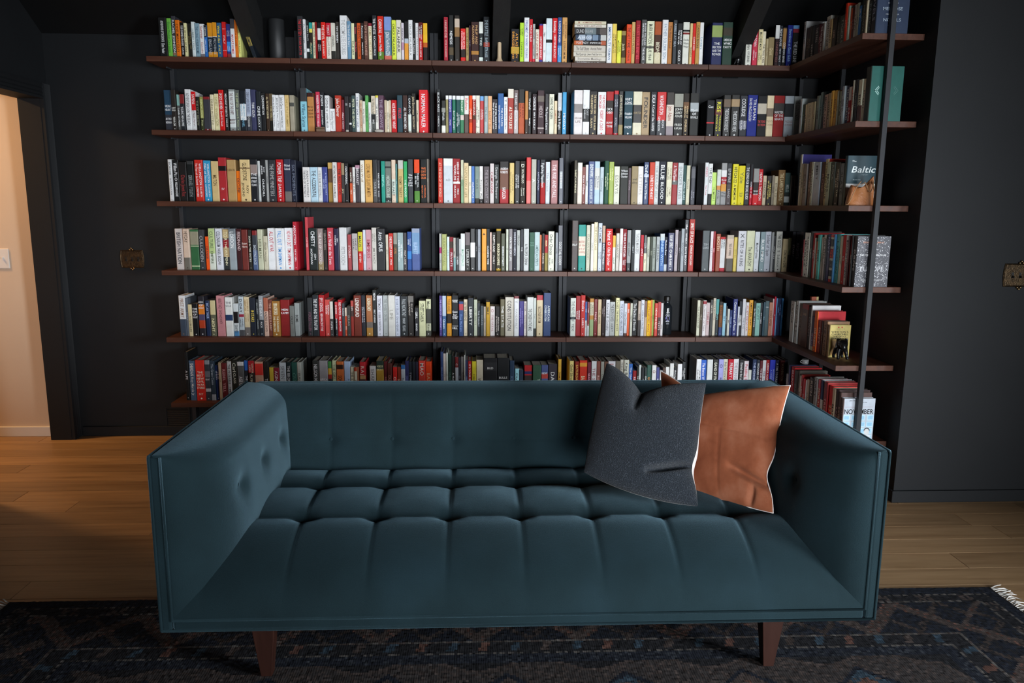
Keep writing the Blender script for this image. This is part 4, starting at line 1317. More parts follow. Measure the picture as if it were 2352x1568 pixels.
5401 279 228 e0dcc8 2a2a20 TAVISTOCK
5687 768 223 bcc8dc 4a5464 MIST|
6532 413 221 562a2a a87a7a ROSE
6982 331 235 d0c8a0 3a3a28 STERLING VALUE^a83424
7320 390 217 bcc4ac 4a5040 MOSS
7782 423 214 50544e a0a49c ROCK|
8213 442 209 443e38 d8d0c0 SPEED OF THE/REAL
8661 418 204 7c8286 3a3e42 SLATE
#S 4 0
4960 252 199 b83a4e e8c0c8 PINK
5253 696 238 d8d8cc 2a2a2a ROUCEVOALT/MICHELINE
6030 239 246 3a3a38 d8d8d0 THICK
6277 291 239 b82828 f0d0d0 RED
6584 195 214 e0dcd0 4a4a44 NOW
6786 262 196 cc6434 f0d0b8 CLAY
7055 333 232 64b8ae 2a5a54 MINT
7396 254 220 c4c6be 4a4c46 FOG
7687 294 233 d8dcd4 4a4e48 FIVE STEP|
8018 217 216 4c4c50 a8a8ac SMOKE
8243 350 240 383c6c b0b4e0 NAVY|
8628 385 239 e8d8c8 2a2a2a FUTURE @.0-.06:d84838 @.1-.25:202024 @.3-.5:d83428 @.55-.7:6a6a6e @.75-.88:202438 @.94-1:c83028
9082 165 239 5490c0 d0e4f4 SKY
9254 440 243 4ca8a8 1e5c5c LAGOON
9701 259 234 d8d4bc 3a3a2c ODES TO/SPRING
9967 353 241 d01c20 f0d0c0 |O|
10326 410 240 dcdee8 2a2a3a MARRIAGE OF CONVENIENCE
10743 183 239 502428 b08084 DUE
10932 181 239 b42434 f0c8d0 HEART
11119 130 244 282828 f0f0f0 EUROPE
#S 5 0
3971 539 232 c4c4c0 2a2a2a Churchill|
4599 394 239 c8cac8 2a2a2a Churchill & Son
5037 387 228 7c6a62 3a2e28 LION
5466 752 236 54362e c8a890 =AND| @0-.12:8a2c2c
6226 358 229 3c3030 8a7a7a OWEN
6600 153 238 e8e4dc 4a4a4a HERO
6769 325 183 40365a c0b8e0 |GEORGE @.88-1:e0d8c0
7102 390 217 dc6c28 fce0c0 |THE FINEST^b83038
7531 344 173 8c3e32 d8a898 DUTY
7913 226 175 503024 a07a68 OAK
8176 444 180 8c6c50 4a3424 THE CRISIS
#S 6 0
3922 341 190 a4a4a2 4a4a48 AGE
4283 221 247 3c3a5c 8a88b0 MID
4647 471 245 c02a2c f0d0d0 BLUNT|
5211 368 237 3c342e 8a8074 OAK
5588 218 241 6a645c a8a298 FEN
5851 224 219 e0d4bc 5a5040 SO
6120 265 229 b83830 f0d0c8 LIBERAL
6473 261 215 b82a2c f0d0c8 ON
6777 146 213 e4e4dc 5a5a54 IT
6949 298 222 c0b4a8 4a4038 CAPE
7330 498 241 403c36 c0b8a0 RICH|
7911 405 253 989896 3a3a38 GREY|
8356 325 251 bc2c30 f0d8b8 MORALITY
8713 312 256 e4e0e0 3a3a50 |POPE @0-.4:2c3a60
9179 381 257 8c2828 d8a8a8 TREE
9635 446 247 d82828 f0d8a8 |27|
10088 356 243 d8c8b0 5a4a3a MAN
10480 321 246 3c2a2a a88a8a JUNE
10808 260 240 54403c c8b0a8 RAVEN
'''
def tone(h):
    return tuple(min(0.86, 1.32 * c ** 1.10) for c in lin(h))
recs = []; cur = None
for line in BOOKS.strip().split('\n'):
    if line[0] == '#':
        k, r, b = line[1:].split(); cur = (k, int(r) - 1, int(b) - 1); idx = 0; continue
    p = line.split(' ', 5); rest = p[5] if len(p) > 5 else ''
    toks = rest.split(' '); bands = []; words = []
    for q in toks:
        if q.startswith('@') and ':' in q:
            rg, c = q[1:].split(':'); a, b = rg.split('-'); bands.append((float(a), float(b), tone(c)))
        else: words.append(q)
    title = ' '.join(words).strip(); c2 = None
    if '^' in title: title, c2 = title.split('^')
    recs.append(dict(kind=cur[0], row=cur[1], bay=cur[2], i=idx, x=int(p[0]) / 1e4, t=int(p[1]) / 1e4, h=int(p[2]) / 1e3, col=p[3], txt=p[4], title=title, bands=bands, c2=c2)); idx += 1
# side-wall rows end a little before the book that shows its front cover
lim = {0: 1.056, 1: 1.052, 3: 1.066, 5: 1.070}
for r in range(6):
    rr = [q for q in recs if q['kind'] == 'S' and q['row'] == r]
    st, en = rr[0]['x'], rr[-1]['x'] + rr[-1]['t']
    if r in lim:
        k = (lim[r] - st) / (en - st)
        for q in rr: q['x'] = st + (q['x'] - st) * k; q['t'] *= k
brnd = random.Random(21)
for q in recs:
    vis = {'B': 1.0, 'S': 0.42}[q['kind']]
    if q['row'] == 5: vis *= 0.45
    q['area'] = q['t'] * q['h'] * vis
order = sorted(recs, key=lambda q: -q['area'])
for n, q in enumerate(order): q['single'] = n < 278

def place_parts(root, parts, names, mats):
    for mbx, nm, mt in zip(parts, names, mats):
        if mbx.f:
            o = obj(nm, mbx, mt, root)
            if nm == 'spine_lettering': o['kind'] = 'stuff'
rest_mb = MB()
def add_transformed(dst, src, mat, mi):
    n = len(dst.v)
    dst.v += [tuple(mat @ Vector(p)) for p in src.v]
    dst.f += [tuple(i + n for i in f) for f in src.f]
    dst.c += [c or (0.5, 0.5, 0.5, 0.5) for c in src.c]; dst.m += [mi] * len(src.f); dst.smooth += src.smooth
YSP, XSP = -0.222, 1.787
def size_word(t, h):
    return 'thick' if t > 0.041 else 'slim' if t < 0.019 else 'tall' if h > 0.246 else 'short' if h < 0.185 else 'medium'
def emit(q, loc, rot, label, group):
    hard = q['h'] > 0.212; d = min(0.150 + (q['h'] - .22) * .25, 0.185) if hard else 0.112 + (q['h'] - .17) * .3
    t, h = q['t'], q['h']
    rough = brnd.uniform(0.34, 0.62)
    cb, pb, tb = make_book(t, h, d, tone(q['col']), tone(q['txt']), q['title'], q['bands'], rough, tone(q['c2']) if q['c2'] else None, hard, brnd.random() < 0.45)
    if q['single']:
        root = tag(empty('book', loc, rot), label, 'book', group)
        place_parts(root, (cb, pb, tb), ('cover', 'page_block', 'spine_lettering'), ('book_cover', 'paper_pages', 'book_cover'))
        return root
    mt = Matrix.Translation(loc) @ Matrix.Rotation(rot[2], 4, 'Z')
    add_transformed(rest_mb, cb, mt, 0); add_transformed(rest_mb, tb, mt, 0); add_transformed(rest_mb, pb, mt, 1)
for q in recs:
    lt = cname(q['txt']).replace(' ', '-') + '-lettered'
    desc = f"{size_word(q['t'], q['h'])} {lt} {cname(q['col'])} book"
    if q['kind'] == 'B':
        lab = f"{desc}, {ORD[q['i']]} from the doorway end, {SHN[q['row']]} shelf, {BAYN[q['bay']]} bay"
        grp = f"books on the {SHN[q['row']]} shelf of the {BAYN[q['bay']]} bay"
        emit(q, (q['x'] + q['t'] / 2, YSP + brnd.uniform(-.007, .007), SH[q['row']]), (0, 0, 0), lab, grp)
    else:
        lab = f"{desc}, {ORD[q['i']]} from the corner, {SHN[q['row']]} side-wall shelf"
        grp = f"books on the {SHN[q['row']]} side-wall shelf"
        emit(q, (XSP + brnd.uniform(-.004, .006), -(q['x'] + q['t'] / 2), SH[q['row']]), (0, 0, -PI / 2), lab, grp)
ro = obj('book', rest_mb, ['book_cover', 'paper_pages'])
tag(ro, 'the thinner and half-hidden books filling the gaps along all the walnut shelves', 'books', 'books on the walnut shelves', 'stuff')

# nine paperbacks lying in a pile at the start of the fourth bay of the top shelf
pile = [('THE GUERRILLAS|Sacha Pete', '5c5046', 'e6e6e8', .018, []), ('Existential Meetings', 'dcd4c6', '8a8078', .024, []), ('The Quercus|Jean Paul Sartre', 'd8d0c0', '202020', .024, []),
        ('The Gulf Shore|Aaron Fisher', 'd0c8ba', '5a5450', .0357, []), ('PORTNOY|INFERNO', '241e1c', 'd0d0d0', .0232, [(0, .28, 'c8602c'), (.84, 1, 'b85a38')]),
        ('A|BRIDGE|', '2c3c50', 'd8e0e8', .032, [(.12, .32, 'a8b4c4'), (.36, .52, '98a8bc'), (.56, .74, '7a90a8'), (.82, 1, 'c8c8c4')]),
        ('DUNE|GULAG|', '2a2a2c', 'b0b0b0', .0357, [(.33, .68, '6e7c80'), (.8, 1, '5a504c')]), ('FIRST AND LAST LOVE', 'ded8ca', '6a3a34', .016, []), ('III|A DEMOCRACY OF FOOLS', 'd8d0b4', 'a03a30', .0171, [])]
z = SH[0]
for n, (tt, c, tx, th, bd) in enumerate(pile):
    hh = 0.174 + brnd.uniform(-.004, .004)
    cb, pb, tb = make_book(th, hh, 0.108, lin(c), lin(tx), tt, [(a, b, lin(k)) for a, b, k in bd], .5, None, False, False)
    root = tag(empty('book', (0.712 + brnd.uniform(-.003, .0), YSP + brnd.uniform(-.003, .003), z + th / 2), (0, -PI / 2, 0)),
               f"{cname(c)} paperback lying flat, {ORD[n]} up in the pile on the top shelf", 'book', 'paperbacks lying in a pile on the top shelf')
    place_parts(root, (cb, pb, tb), ('cover', 'page_block', 'spine_lettering'), ('book_cover', 'paper_pages', 'book_cover'))
    z += th + 0.0004
# the book leaning against the end of the row, top shelf, first bay
cb, pb, tb = make_book(.020, .186, .12, lin('20262e'), lin('c8a850'), '|GLIMPSE|', [(.28, .62, lin('a08c48'))], .4, None, False, True)
root = tag(empty('book', (-1.2105, YSP, SH[0] + .0031), (0, -0.31, 0)), 'dark book with a gold patch leaning against the row on the top shelf', 'book')
place_parts(root, (cb, pb, tb), ('cover', 'page_block', 'spine_lettering'), ('book_cover', 'paper_pages', 'book_cover'))

# books at the open end of the side-wall shelves, front covers towards the room
def cover_book(row, y0, t, w, h, cov, spine, txt, stitle, label, art):
    cb, pb, tb = make_book(t, h, w, lin(spine), lin(txt), stitle, [], .42, lin(cov), True, False)
    root = tag(empty('book', (XSP + .002, -(y0 + t / 2), SH[row]), (0, 0, -PI / 2)), label, 'book', 'books turned cover-out at the open shelf end')
    place_parts(root, (cb, pb, tb), ('cover', 'page_block', 'spine_lettering'), ('book_cover', 'paper_pages', 'book_cover'))
    ab = MB(); xx = t / 2 + .0003
    def patch(a0, a1, b0, b1, c, lift=0.0, sk=0.0):
        ab.quad((xx + lift, a0 * w, b0 * h), (xx + lift, a1 * w, b0 * h), (xx + lift, a1 * w + sk, b1 * h), (xx + lift, a0 * w + sk, b1 * h), (*lin(c), .45))
    def disc(a, b, ra, rb, c, lift=.0001, n=16):
        ab.add([(xx + lift, a * w + ra * math.cos(2 * PI * i / n), b * h + rb * math.sin(2 * PI * i / n)) for i in range(n)], [tuple(range(n))], (*lin(c), .45))
    def words(s, a, b, length, height, c, shear=0.0, lift=.0002):
        put_text(ab, s, lambda p, q: (xx + lift, a * w + p, b * h + q), length * w, height * h, lin(c), 1.2, shear)
    art(patch, disc, words)
    if ab.f: tag(obj('cover_art', ab, 'book_cover', root), kind='stuff')
    return root
def art1(P, D, T):
    for i, (s, hh, L) in enumerate((('THE', .03, .2), ('COMPLETE', .055, .74), ('BAD NEWS', .022, .3), ('PATRICK', .055, .66), ('SOME HOPE', .022, .32), ('MELROSE', .055, .68), ("MOTHER'S MILK", .022, .4), ('NOVELS', .055, .62), ('AT LAST', .022, .26))):
        T(s, .5, .93 - i * .098, L, hh, '9aa8b8' if hh > .04 else 'd0d4da')
cover_book(0, 1.058, .040, .150, .242, '2a374f', '1e2738', 'a8b0c0', 'NOVELS', 'blue cover-out book of stacked capital lettering on the top side-wall shelf', art1)
def art2(P, D, T):
    for s in (-1, 1):
        for k in (0, 1):
            r = .13 - .05 * k; c = 'a8d0c8'
            P(.5 + s * .36 - .005, .5 + s * .36 + .005, .555, .56, c)
            for up in (-1, 1):
                x0, x1 = .5 + s * (.5 - .10 + k * 0), .5 + s * .26
                a0, a1 = .5 + s * (.36 - .06 * k), .5 + s * (.24 - .02 * k)
                n = 8
                for i in range(n):
                    u0, u1 = i / n, (i + 1) / n
                    P(a0 + (a1 - a0) * u0, a0 + (a1 - a0) * u1 + .012, .555 + up * .085 * u0 * (1 - .3 * k), .555 + up * .085 * u0 * (1 - .3 * k) + .010, c, .0001)
cover_book(1, 1.054, .044, .153, .242, '175850', '242e28', '8aa098', '', 'teal box-like book with pale diamond mark on the second side-wall shelf', art2)
def art3(P, D, T):
    P(0, 1, 0, .44, 'd0cfcc'); P(0, 1, 0, .16, '4a3c34', .0001); P(0, .6, .16, .24, '7a5a44', .0001, .01)
    T('The', .2, .89, .14, .035, 'd8e0e0', .25); T('Baltic', .5, .73, .72, .13, 'e4ecec', .25); T('A HISTORY', .55, .62, .24, .018, '8a9ca0'); T('MARTIN', .32, .52, .26, .026, '9aacb0')
cover_book(2, 0.911, .026, .161, .238, '1d3c46', '1e363e', 'c8d0d0', '', 'dark teal cover-out book with white script title behind the leather pouch', art3)
def art4(P, D, T):
    rr = random.Random(5)
    for i in range(620):
        a, b = rr.uniform(.02, .98), rr.uniform(.01, .99); r = rr.uniform(.0009, .0021)
        if .52 < b < .60: r *= .6
        D(a, b, r * rr.uniform(.8, 1.5), r, rr.choice(['d8d8dc', 'b0b0b4', '8a8a90', 'e8e8ec']), .0001, 6)
    T('DOUGLAS MURRAY', .5, .88, .62, .032, 'd89878', 0, .0004); T('THE STRANGE DEATH OF', .5, .63, .78, .034, 'f4f4f4', 0, .0004); T('EUROPE', .5, .36, .7, .10, 'c8c8cc', 0, .0004)
    T('IMMIGRATION IDENTITY ISLAM', .5, .14, .66, .018, 'e8e8e8', 0, .0004)
cover_book(3, 1.068, .030, .163, .240, '4a4a50', '202022', 'f0f0f0', 'EUROPE', 'grey cover-out book with pebbled silver speckle on the fourth side-wall shelf', art4)
def art5(P, D, T):
    P(.08, .92, .06, .56, 'b08840'); P(.14, .86, .09, .50, '8a6430', .0001); D(.42, .93, .004, .004, 'c03028'); D(.58, .93, .004, .004, 'c03028')
    T('A HISTORY OF THE', .5, .88, .7, .02, '8a6a40'); T('WINSTON S.', .5, .79, .82, .06, '2a2414'); T('CHURCHILL', .5, .715, .84, .06, '2a2414'); T('THE GREAT', .5, .645, .66, .045, '2a2414'); T('DEMOCRACIES', .5, .59, .84, .045, '2a2414')
cover_book(4, 0.866, .022, .110, .166, 'c8b468', '8a6c48', '4a3a20', 'WINSTON', 'small yellow cover-out paperback behind the black statuette', art5)
def art6(P, D, T):
    T('Jon Gross', .32, .955, .4, .03, '202024'); T('author of the thriller', .6, .915, .7, .014, '404044'); P(.06, .94, .798, .802, 'a06070', .0001)
    T('NOVEMBER', .5, .70, .92, .115, '101014')
    rr = random.Random(2)
    for i in range(4):
        for j in range(4):
            a, b = .04 + .24 * i + rr.uniform(-.02, .02), .02 + .155 * j
            P(a, a + .21, b, b + .135, 'bfe0f2'); P(a + .03, a + .18, b + .03, b + .11, '9ccbe6', .0001)
    D(.80, .22, .013, .017, 'd8d8d8', .0003); D(.80, .26, .015, .013, '3a3a3e', .0002); P(.70, .92, .02, .14, 'e4e4e6', .0002); P(.79, .82, .04, .13, '202024', .0003)
    D(.44, .40, .009, .014, 'c03038', .0003)
cover_book(5, 1.072, .026, .158, .217, 'c0c8d2', '8a7a78', '3a2a2a', 'NOVEMBER', 'pale blue cover-out book titled NOVEMBER on the bottom side-wall shelf', art6)
# ------------------------------------------------------------------ sofa
SX, SY = 0.140, -2.100
sofa = tag(empty('sofa', (SX, SY, 0)), 'teal velvet sofa with tufted seat and straight piped arms on dark wooden legs', 'sofa')
HW, YF, YB, ZB, ZT = 1.062, -0.480, 0.462, 0.182, 0.712
PT = 0.034
def sp(name, b, mat='teal_velvet', bevel=0.010): return obj(name, (lambda m: (m.box(*b), m)[1])(MB()), mat, sofa, bevel=bevel, seg=3)
sp('side_panel', (-HW, -HW + PT, YF, YB, ZB, ZT)); sp('side_panel', (HW - PT, HW, YF, YB, ZB, ZT))
sp('back_panel', (-HW + PT, HW - PT, YB - PT, YB, ZB, ZT)); sp('base_panel', (-HW + PT, HW - PT, YF, YB - PT, ZB, ZB + PT))
COLX = [0.237 * k for k in range(-3, 4)]; ROWY = [0.120, -0.160]
def g(d, s): return math.exp(-(d / s) ** 2)
def seat_z(x, y):
    dy = y - YF
    z = ZB + PT - 0.004 + 0.188 * (1 - max(0.0, 1 - max(dy, 0) / 0.34) ** 2.3) ** 0.52
    front = 1 / (1 + math.exp(-(y + 0.27) / 0.04))           # puffs fade towards the front roll
    fx = (x / 0.237) % 1.0
    puff = (math.sin(PI * fx) ** 2) ** 0.35
    ys = [0.30, 0.120, -0.160, -0.50]; py = 0.0
    for a, b in zip(ys[:-1], ys[1:]):
        if b <= y <= a: py = (math.sin(PI * (a - y) / (a - b)) ** 2) ** 0.32
    z += 0.030 * front * (puff * 0.55 + 0.45) * (py - 0.35) + 0.006 * (1 - front) * (puff - .6)
    for ry in ROWY:
        for cx in COLX: z -= 0.020 * math.exp(-((x - cx) ** 2 + (y - ry) ** 2) / 0.036 ** 2)
    cxn = min(COLX, key=lambda c: abs(c - x))
    if dy > 0.03: z -= 0.0045 * g(x - cxn, 0.006) * min(1, (dy - .03) / .06)
    e = abs(x) - 0.84
    if e > 0: z -= 0.55 * e * e * (1 if dy > .12 else dy / .12)
    return z
def solid_grid(P, close):
    """a grid surface closed by a copy of its border pulled to the points of close(p)"""
    mb = MB(); mb.grid(P)
    ny, nx = len(P), len(P[0])
    ring = [P[0][i] for i in range(nx)] + [P[j][nx - 1] for j in range(1, ny)] + [P[ny - 1][i] for i in range(nx - 2, -1, -1)] + [P[j][0] for j in range(ny - 2, 0, -1)]
    n = len(ring); low = [close(p) for p in ring]
    mb.add(ring + low, [(i, i + n, (i + 1) % n + n, (i + 1) % n) for i in range(n)])
    mb.add(low, [tuple(range(n))])
    return mb
xs = np.linspace(-HW + PT + .001, HW - PT - .001, 260); ys = np.concatenate([YF + .0008 + .10 * np.linspace(0, 1, 30) ** 2, np.linspace(YF + .104, YB - PT - .05, 96)])
P = [[(x, y, seat_z(x, y)) for x in xs] for y in ys]
obj('seat_cushion', solid_grid(P, lambda p: (p[0], p[1], ZB + PT)), 'teal_velvet', sofa)
# arm cushions: swell inwards from the front welt and roll over to the outer panel at the top
def arm(side):
    yv = np.concatenate([YF + .0008 + .12 * np.linspace(0, 1, 30) ** 2, np.linspace(YF + .125, YB - PT, 84)]); tv = np.linspace(0, 1, 64)
    rows = []
    for y in yv:
        q0 = min(1.0, (y - YF) / 0.30); th = 0.152 * (1 - (1 - q0) ** 2) ** 0.5; row = []
        for t in tv:
            if t < 0.78: z = 0.225 + (0.640 - 0.225) * t / 0.78; k = 1.0 + 0.10 * (1 - t / 0.78)
            else:
                q = (t - 0.78) / 0.22 * PI / 2; z = 0.640 + (ZT + .004 - 0.640) * math.sin(q); k = math.cos(q) ** 0.8 if q < PI / 2 - 1e-6 else 0.0
            x = HW - PT + 0.004 - th * k + 0.018 * max(0.0, 1 - k)
            for by in (0.24, 0.0, -0.24):
                r2 = (y - by) ** 2 + (z - 0.540) ** 2
                x += 0.013 * math.exp(-r2 / 0.034 ** 2) * (th / .15) + 0.009 * g(y - by, 0.05) * math.exp(-max(0.0, 0.54 - z) / 0.05) * (1 if z < .54 else math.exp(-(z - .54) / .04)) * (th / .15)
            if t < 0.78: x -= 0.012 * (math.sin(PI * min(t / .78, 1))) * (th / .15)
            row.append((side * x, float(y), z))
        rows.append(row if side < 0 else row[::-1])
    mb = solid_grid(rows, lambda p: (side * max(HW - PT + .001, abs(p[0]) - .004), p[1], p[2] - (.006 if p[2] > ZT - .01 else 0)))
    return obj('arm_cushion', mb, 'teal_velvet', sofa)
armL = arm(-1); armR = arm(1)
def back():
    xv = np.linspace(-HW + PT + .02, HW - PT - .02, 230); tv = np.linspace(0, 1, 84); rows = []
    for t in tv:
        row = []
        for x in xv:
            if t < 0.76: z = 0.30 + 0.34 * t / 0.76; y0 = 0.262 + 0.082 * (t / 0.76); k = 0
            else: q = (t - .76) / .24 * PI / 2; z = 0.64 + (ZT + .004 - .64) * math.sin(q); y0 = 0.344 + (YB - .014 - 0.344) * (1 - math.cos(q)) ** 1.0
            y = y0
            cxn = min(COLX, key=lambda c: abs(c - x))
            y += 0.012 * math.exp(-((x - cxn) ** 2 + (z - .512) ** 2) / 0.026 ** 2)
            if t < .97: y += 0.0030 * g(x - cxn, 0.0055) + 0.0026 * g(z - .512, 0.006)
            y -= 0.006 * (math.sin(PI * ((x / .237) % 1.0)) ** 2) ** .5 * (1 - min(1, abs(z - .512) / .2))
            row.append((float(x), y, z))
        rows.append(row)
    return obj('back_cushion', solid_grid(rows, lambda p: (p[0], YB - PT + .001, p[2])), 'teal_velvet', sofa)
bk = back()
def button(parent, p, r=0.011, n=(0, 0, 1)):
    bm = bmesh.new(); bmesh.ops.create_uvsphere(bm, u_segments=12, v_segments=6, radius=r)
    rot = Vector((0, 0, 1)).rotation_difference(Vector(n)).to_matrix().to_4x4()
    bmesh.ops.transform(bm, matrix=Matrix.Translation(p) @ rot @ Matrix.Diagonal((1, 1, .45, 1)), verts=bm.verts)
    me = bpy.data.meshes.new('button'); bm.to_mesh(me); bm.free()
    for pl in me.polygons: pl.use_smooth = True
    return obj('button', me, 'teal_velvet', parent)
seat = [c for c in sofa.children if c.name.startswith('seat_cushion')][0]
for ry in ROWY:
    for cx in COLX: button(seat, (cx, ry, seat_z(cx, ry) + .001))
for cx in COLX: button(bk, (cx, 0.262 + 0.082 * (.512 - .30) / .34 + .015, .512), .008, (0, -1, .2))
for s, a in ((-1, armL), (1, armR)):
    for by in (0.24, 0.0, -0.24): button(a, (s * (HW - PT + .004 - .152 * 1.025 + .017), by, .540), .008, (-s, 0, 0))
mb = MB()                                     # piping along both edges of the front band
def loop3(x, zb, zt, y): return [(-x, y, zt), (-x, y, (zb + zt) / 2), (-x, y, zb + .002), (0, y, zb), (x, y, zb + .002), (x, y, (zb + zt) / 2), (x, y, zt)]
pi = MB(); pi.tube([(-HW + .002, YB, ZT), (-HW + .002, YF + .002, ZT), (-HW + .002, YF, ZT - .004), (-HW + .002, YF, ZB + .002)], .0042)
pi.tube([(-HW + .002, YF, ZB + .002), (HW - .002, YF, ZB + .002)], .0042)
pi.tube([(HW - .002, YF, ZB + .002), (HW - .002, YF, ZT - .004), (HW - .002, YF + .002, ZT), (HW - .002, YB, ZT)], .0042)
obj('piping', pi, 'teal_velvet', sofa)
pi = MB(); X2 = HW - PT; Z2 = ZB + PT
for a, b in (((-X2, YF, ZT - .002), (-X2, YF, Z2)), ((-X2, YF, Z2), (X2, YF, Z2)), ((X2, YF, Z2), (X2, YF, ZT - .002))): pi.tube([a, b], .0040)
obj('piping', pi, 'teal_velvet', sofa)
for lx in (-0.775, 0.757):
    for ly, s in ((-0.437, 1), (0.395, -1)):
        mb = MB(); t, b = .034, .0165
        top = [(-t, -.026), (t, -.026), (t, .026), (-t, .026)]; bot = [(-b, -.016), (b, -.016), (b, .016), (-b, .016)]
        V = [(x, y + .012 * s * 0, ZB + .001) for x, y in top] + [(x, y + .004 * s, 0.0125) for x, y in bot]
        mb.add(V, [(0, 1, 2, 3), (7, 6, 5, 4), (0, 4, 5, 1), (1, 5, 6, 2), (2, 6, 7, 3), (3, 7, 4, 0)])
        obj('leg', mb, 'walnut_leg', sofa, (lx, ly, 0), bevel=.002)

# ------------------------------------------------------------------ cushions
def cushion(name, corners, T, front_mat, label, chop, u0, cr, back_push, folds=(), piping=True, topc=0.05, botc=0.05):
    """corners: TL, TR, BR, BL of the seam square; front faces the room"""
    TL, TR, BR, BL = [Vector(c) for c in corners]
    base = (BL + BR) / 2
    root = tag(empty(name, base), label, 'cushion', 'cushions on the sofa')
    nrm = ((TR - TL) + (BR - BL)).cross((TL - BL) + (TR - BR)).normalized()
    if nrm.y > 0: nrm = -nrm
    n = 100
    def pos(u, v, side, wide=0.0):
        cl = cr[0] if u < 0 else cr[1] * (1 + 1.6 * math.exp(-((v + .50) / .26) ** 2)) / 1.4
        wd_ = wide * (0.35 + math.exp(-((v + .42) / .38) ** 2)) if u > 0 else wide * 0.3
        uu = u * (1 - cl * (1 - v * v)) + wd_ * (1 - v * v) * u * math.sqrt(max(0, 1 - u * u)) * 1.9
        vv = v * (1 - topc * (1 - u * u)) if v > 0 else v * (1 + botc * (1 - u * u))
        cusp = lambda q: 0.75 * math.exp(-abs(q) / (0.30 if q < 0 else 0.62)) + 0.25 * math.exp(-(q / 0.5) ** 2)
        notch = cusp(u - u0) - max(cusp(1 - u0), cusp(-1 - u0)) * u * u
        vv -= chop * max(notch, 0) * max(0.0, (v + .35) / 1.35) ** 2.0
        s, t = (uu + 1) / 2, (vv + 1) / 2
        p = BL * (1 - s) * (1 - t) + BR * s * (1 - t) + TL * (1 - s) * t + TR * s * t
        e = ((1 - u * u) * (1 - v * v)) ** 0.48
        th = T * e * (1 - 0.55 * math.exp(-((u - u0) / 0.20) ** 2) * max(0, v) ** 1.2)
        for (fa, fb, fc, fd, amp, wd) in folds:          # creases as segments in (u, v)
            L2 = (fc - fa) ** 2 + (fd - fb) ** 2
            q = min(1, max(0, ((u - fa) * (fc - fa) + (v - fb) * (fd - fb)) / L2))
            dd = math.hypot(u - fa - q * (fc - fa), v - fb - q * (fd - fb))
            th -= amp * math.exp(-(dd / wd) ** 2) * math.sin(PI * (0.15 + 0.7 * q)) * (1 if side > 0 else 0)
        return p + nrm * (th * side) - base
    uv = [math.sin(PI / 2 * (2 * i / (n - 1) - 1)) for i in range(n)]
    F = MB(); F.grid([[pos(u, v, 1) for u in uv] for v in uv])
    Bk = MB(); Bk.grid([[pos(u, v, -1, back_push) for u in uv] for v in uv], flip=True)
    obj('front_panel', F, front_mat, root); obj('back_panel', Bk, 'cotton_lining', root)
    ring = [pos(u, -1, 0) for u in uv] + [pos(1, v, 0) for v in uv[1:]] + [pos(u, 1, 0) for u in uv[::-1][1:]] + [pos(-1, v, 0) for v in uv[::-1][1:-1]]
    if piping:
        mbp = MB(); mbp.tube([p for p in ring], .0019, 6, True); obj('piping', mbp, 'cotton_lining', root)
    return root
cushion('cushion', [(0.478, -1.900, 0.837), (0.810, -2.050, 0.795), (0.735, -2.270, 0.424), (0.368, -2.140, 0.500)], 0.074, 'charcoal_boucle',
        'charcoal boucle cushion with a chopped top in front of the rust one', 0.40, -0.22, (-0.03, 0.10), 0.13, ((0.10, -0.66, 0.98, -0.42, .046, .040), (-.28, .30, -.20, .95, .022, .05)), False, 0.02, 0.10)
cushion('cushion', [(0.707, -1.800, 0.785), (1.078, -2.135, 0.805), (0.985, -2.290, 0.405), (0.680, -2.000, 0.415)], 0.052, 'rust_velvet',
        'rust velvet cushion with pale piping leaning in the sofa corner', 0.30, -0.42, (0.03, 0.12), 0.03,
        ((0.35, -0.45, 0.98, -0.62, .030, .06), (0.62, -.98, .74, -.66, .014, .05), (-.95, .22, .95, .10, .0045, .018), (.10, -.95, .10, .14, .0045, .018), (-.30, .18, -.22, .9, .0045, .018)), True, 0.10, 0.03)

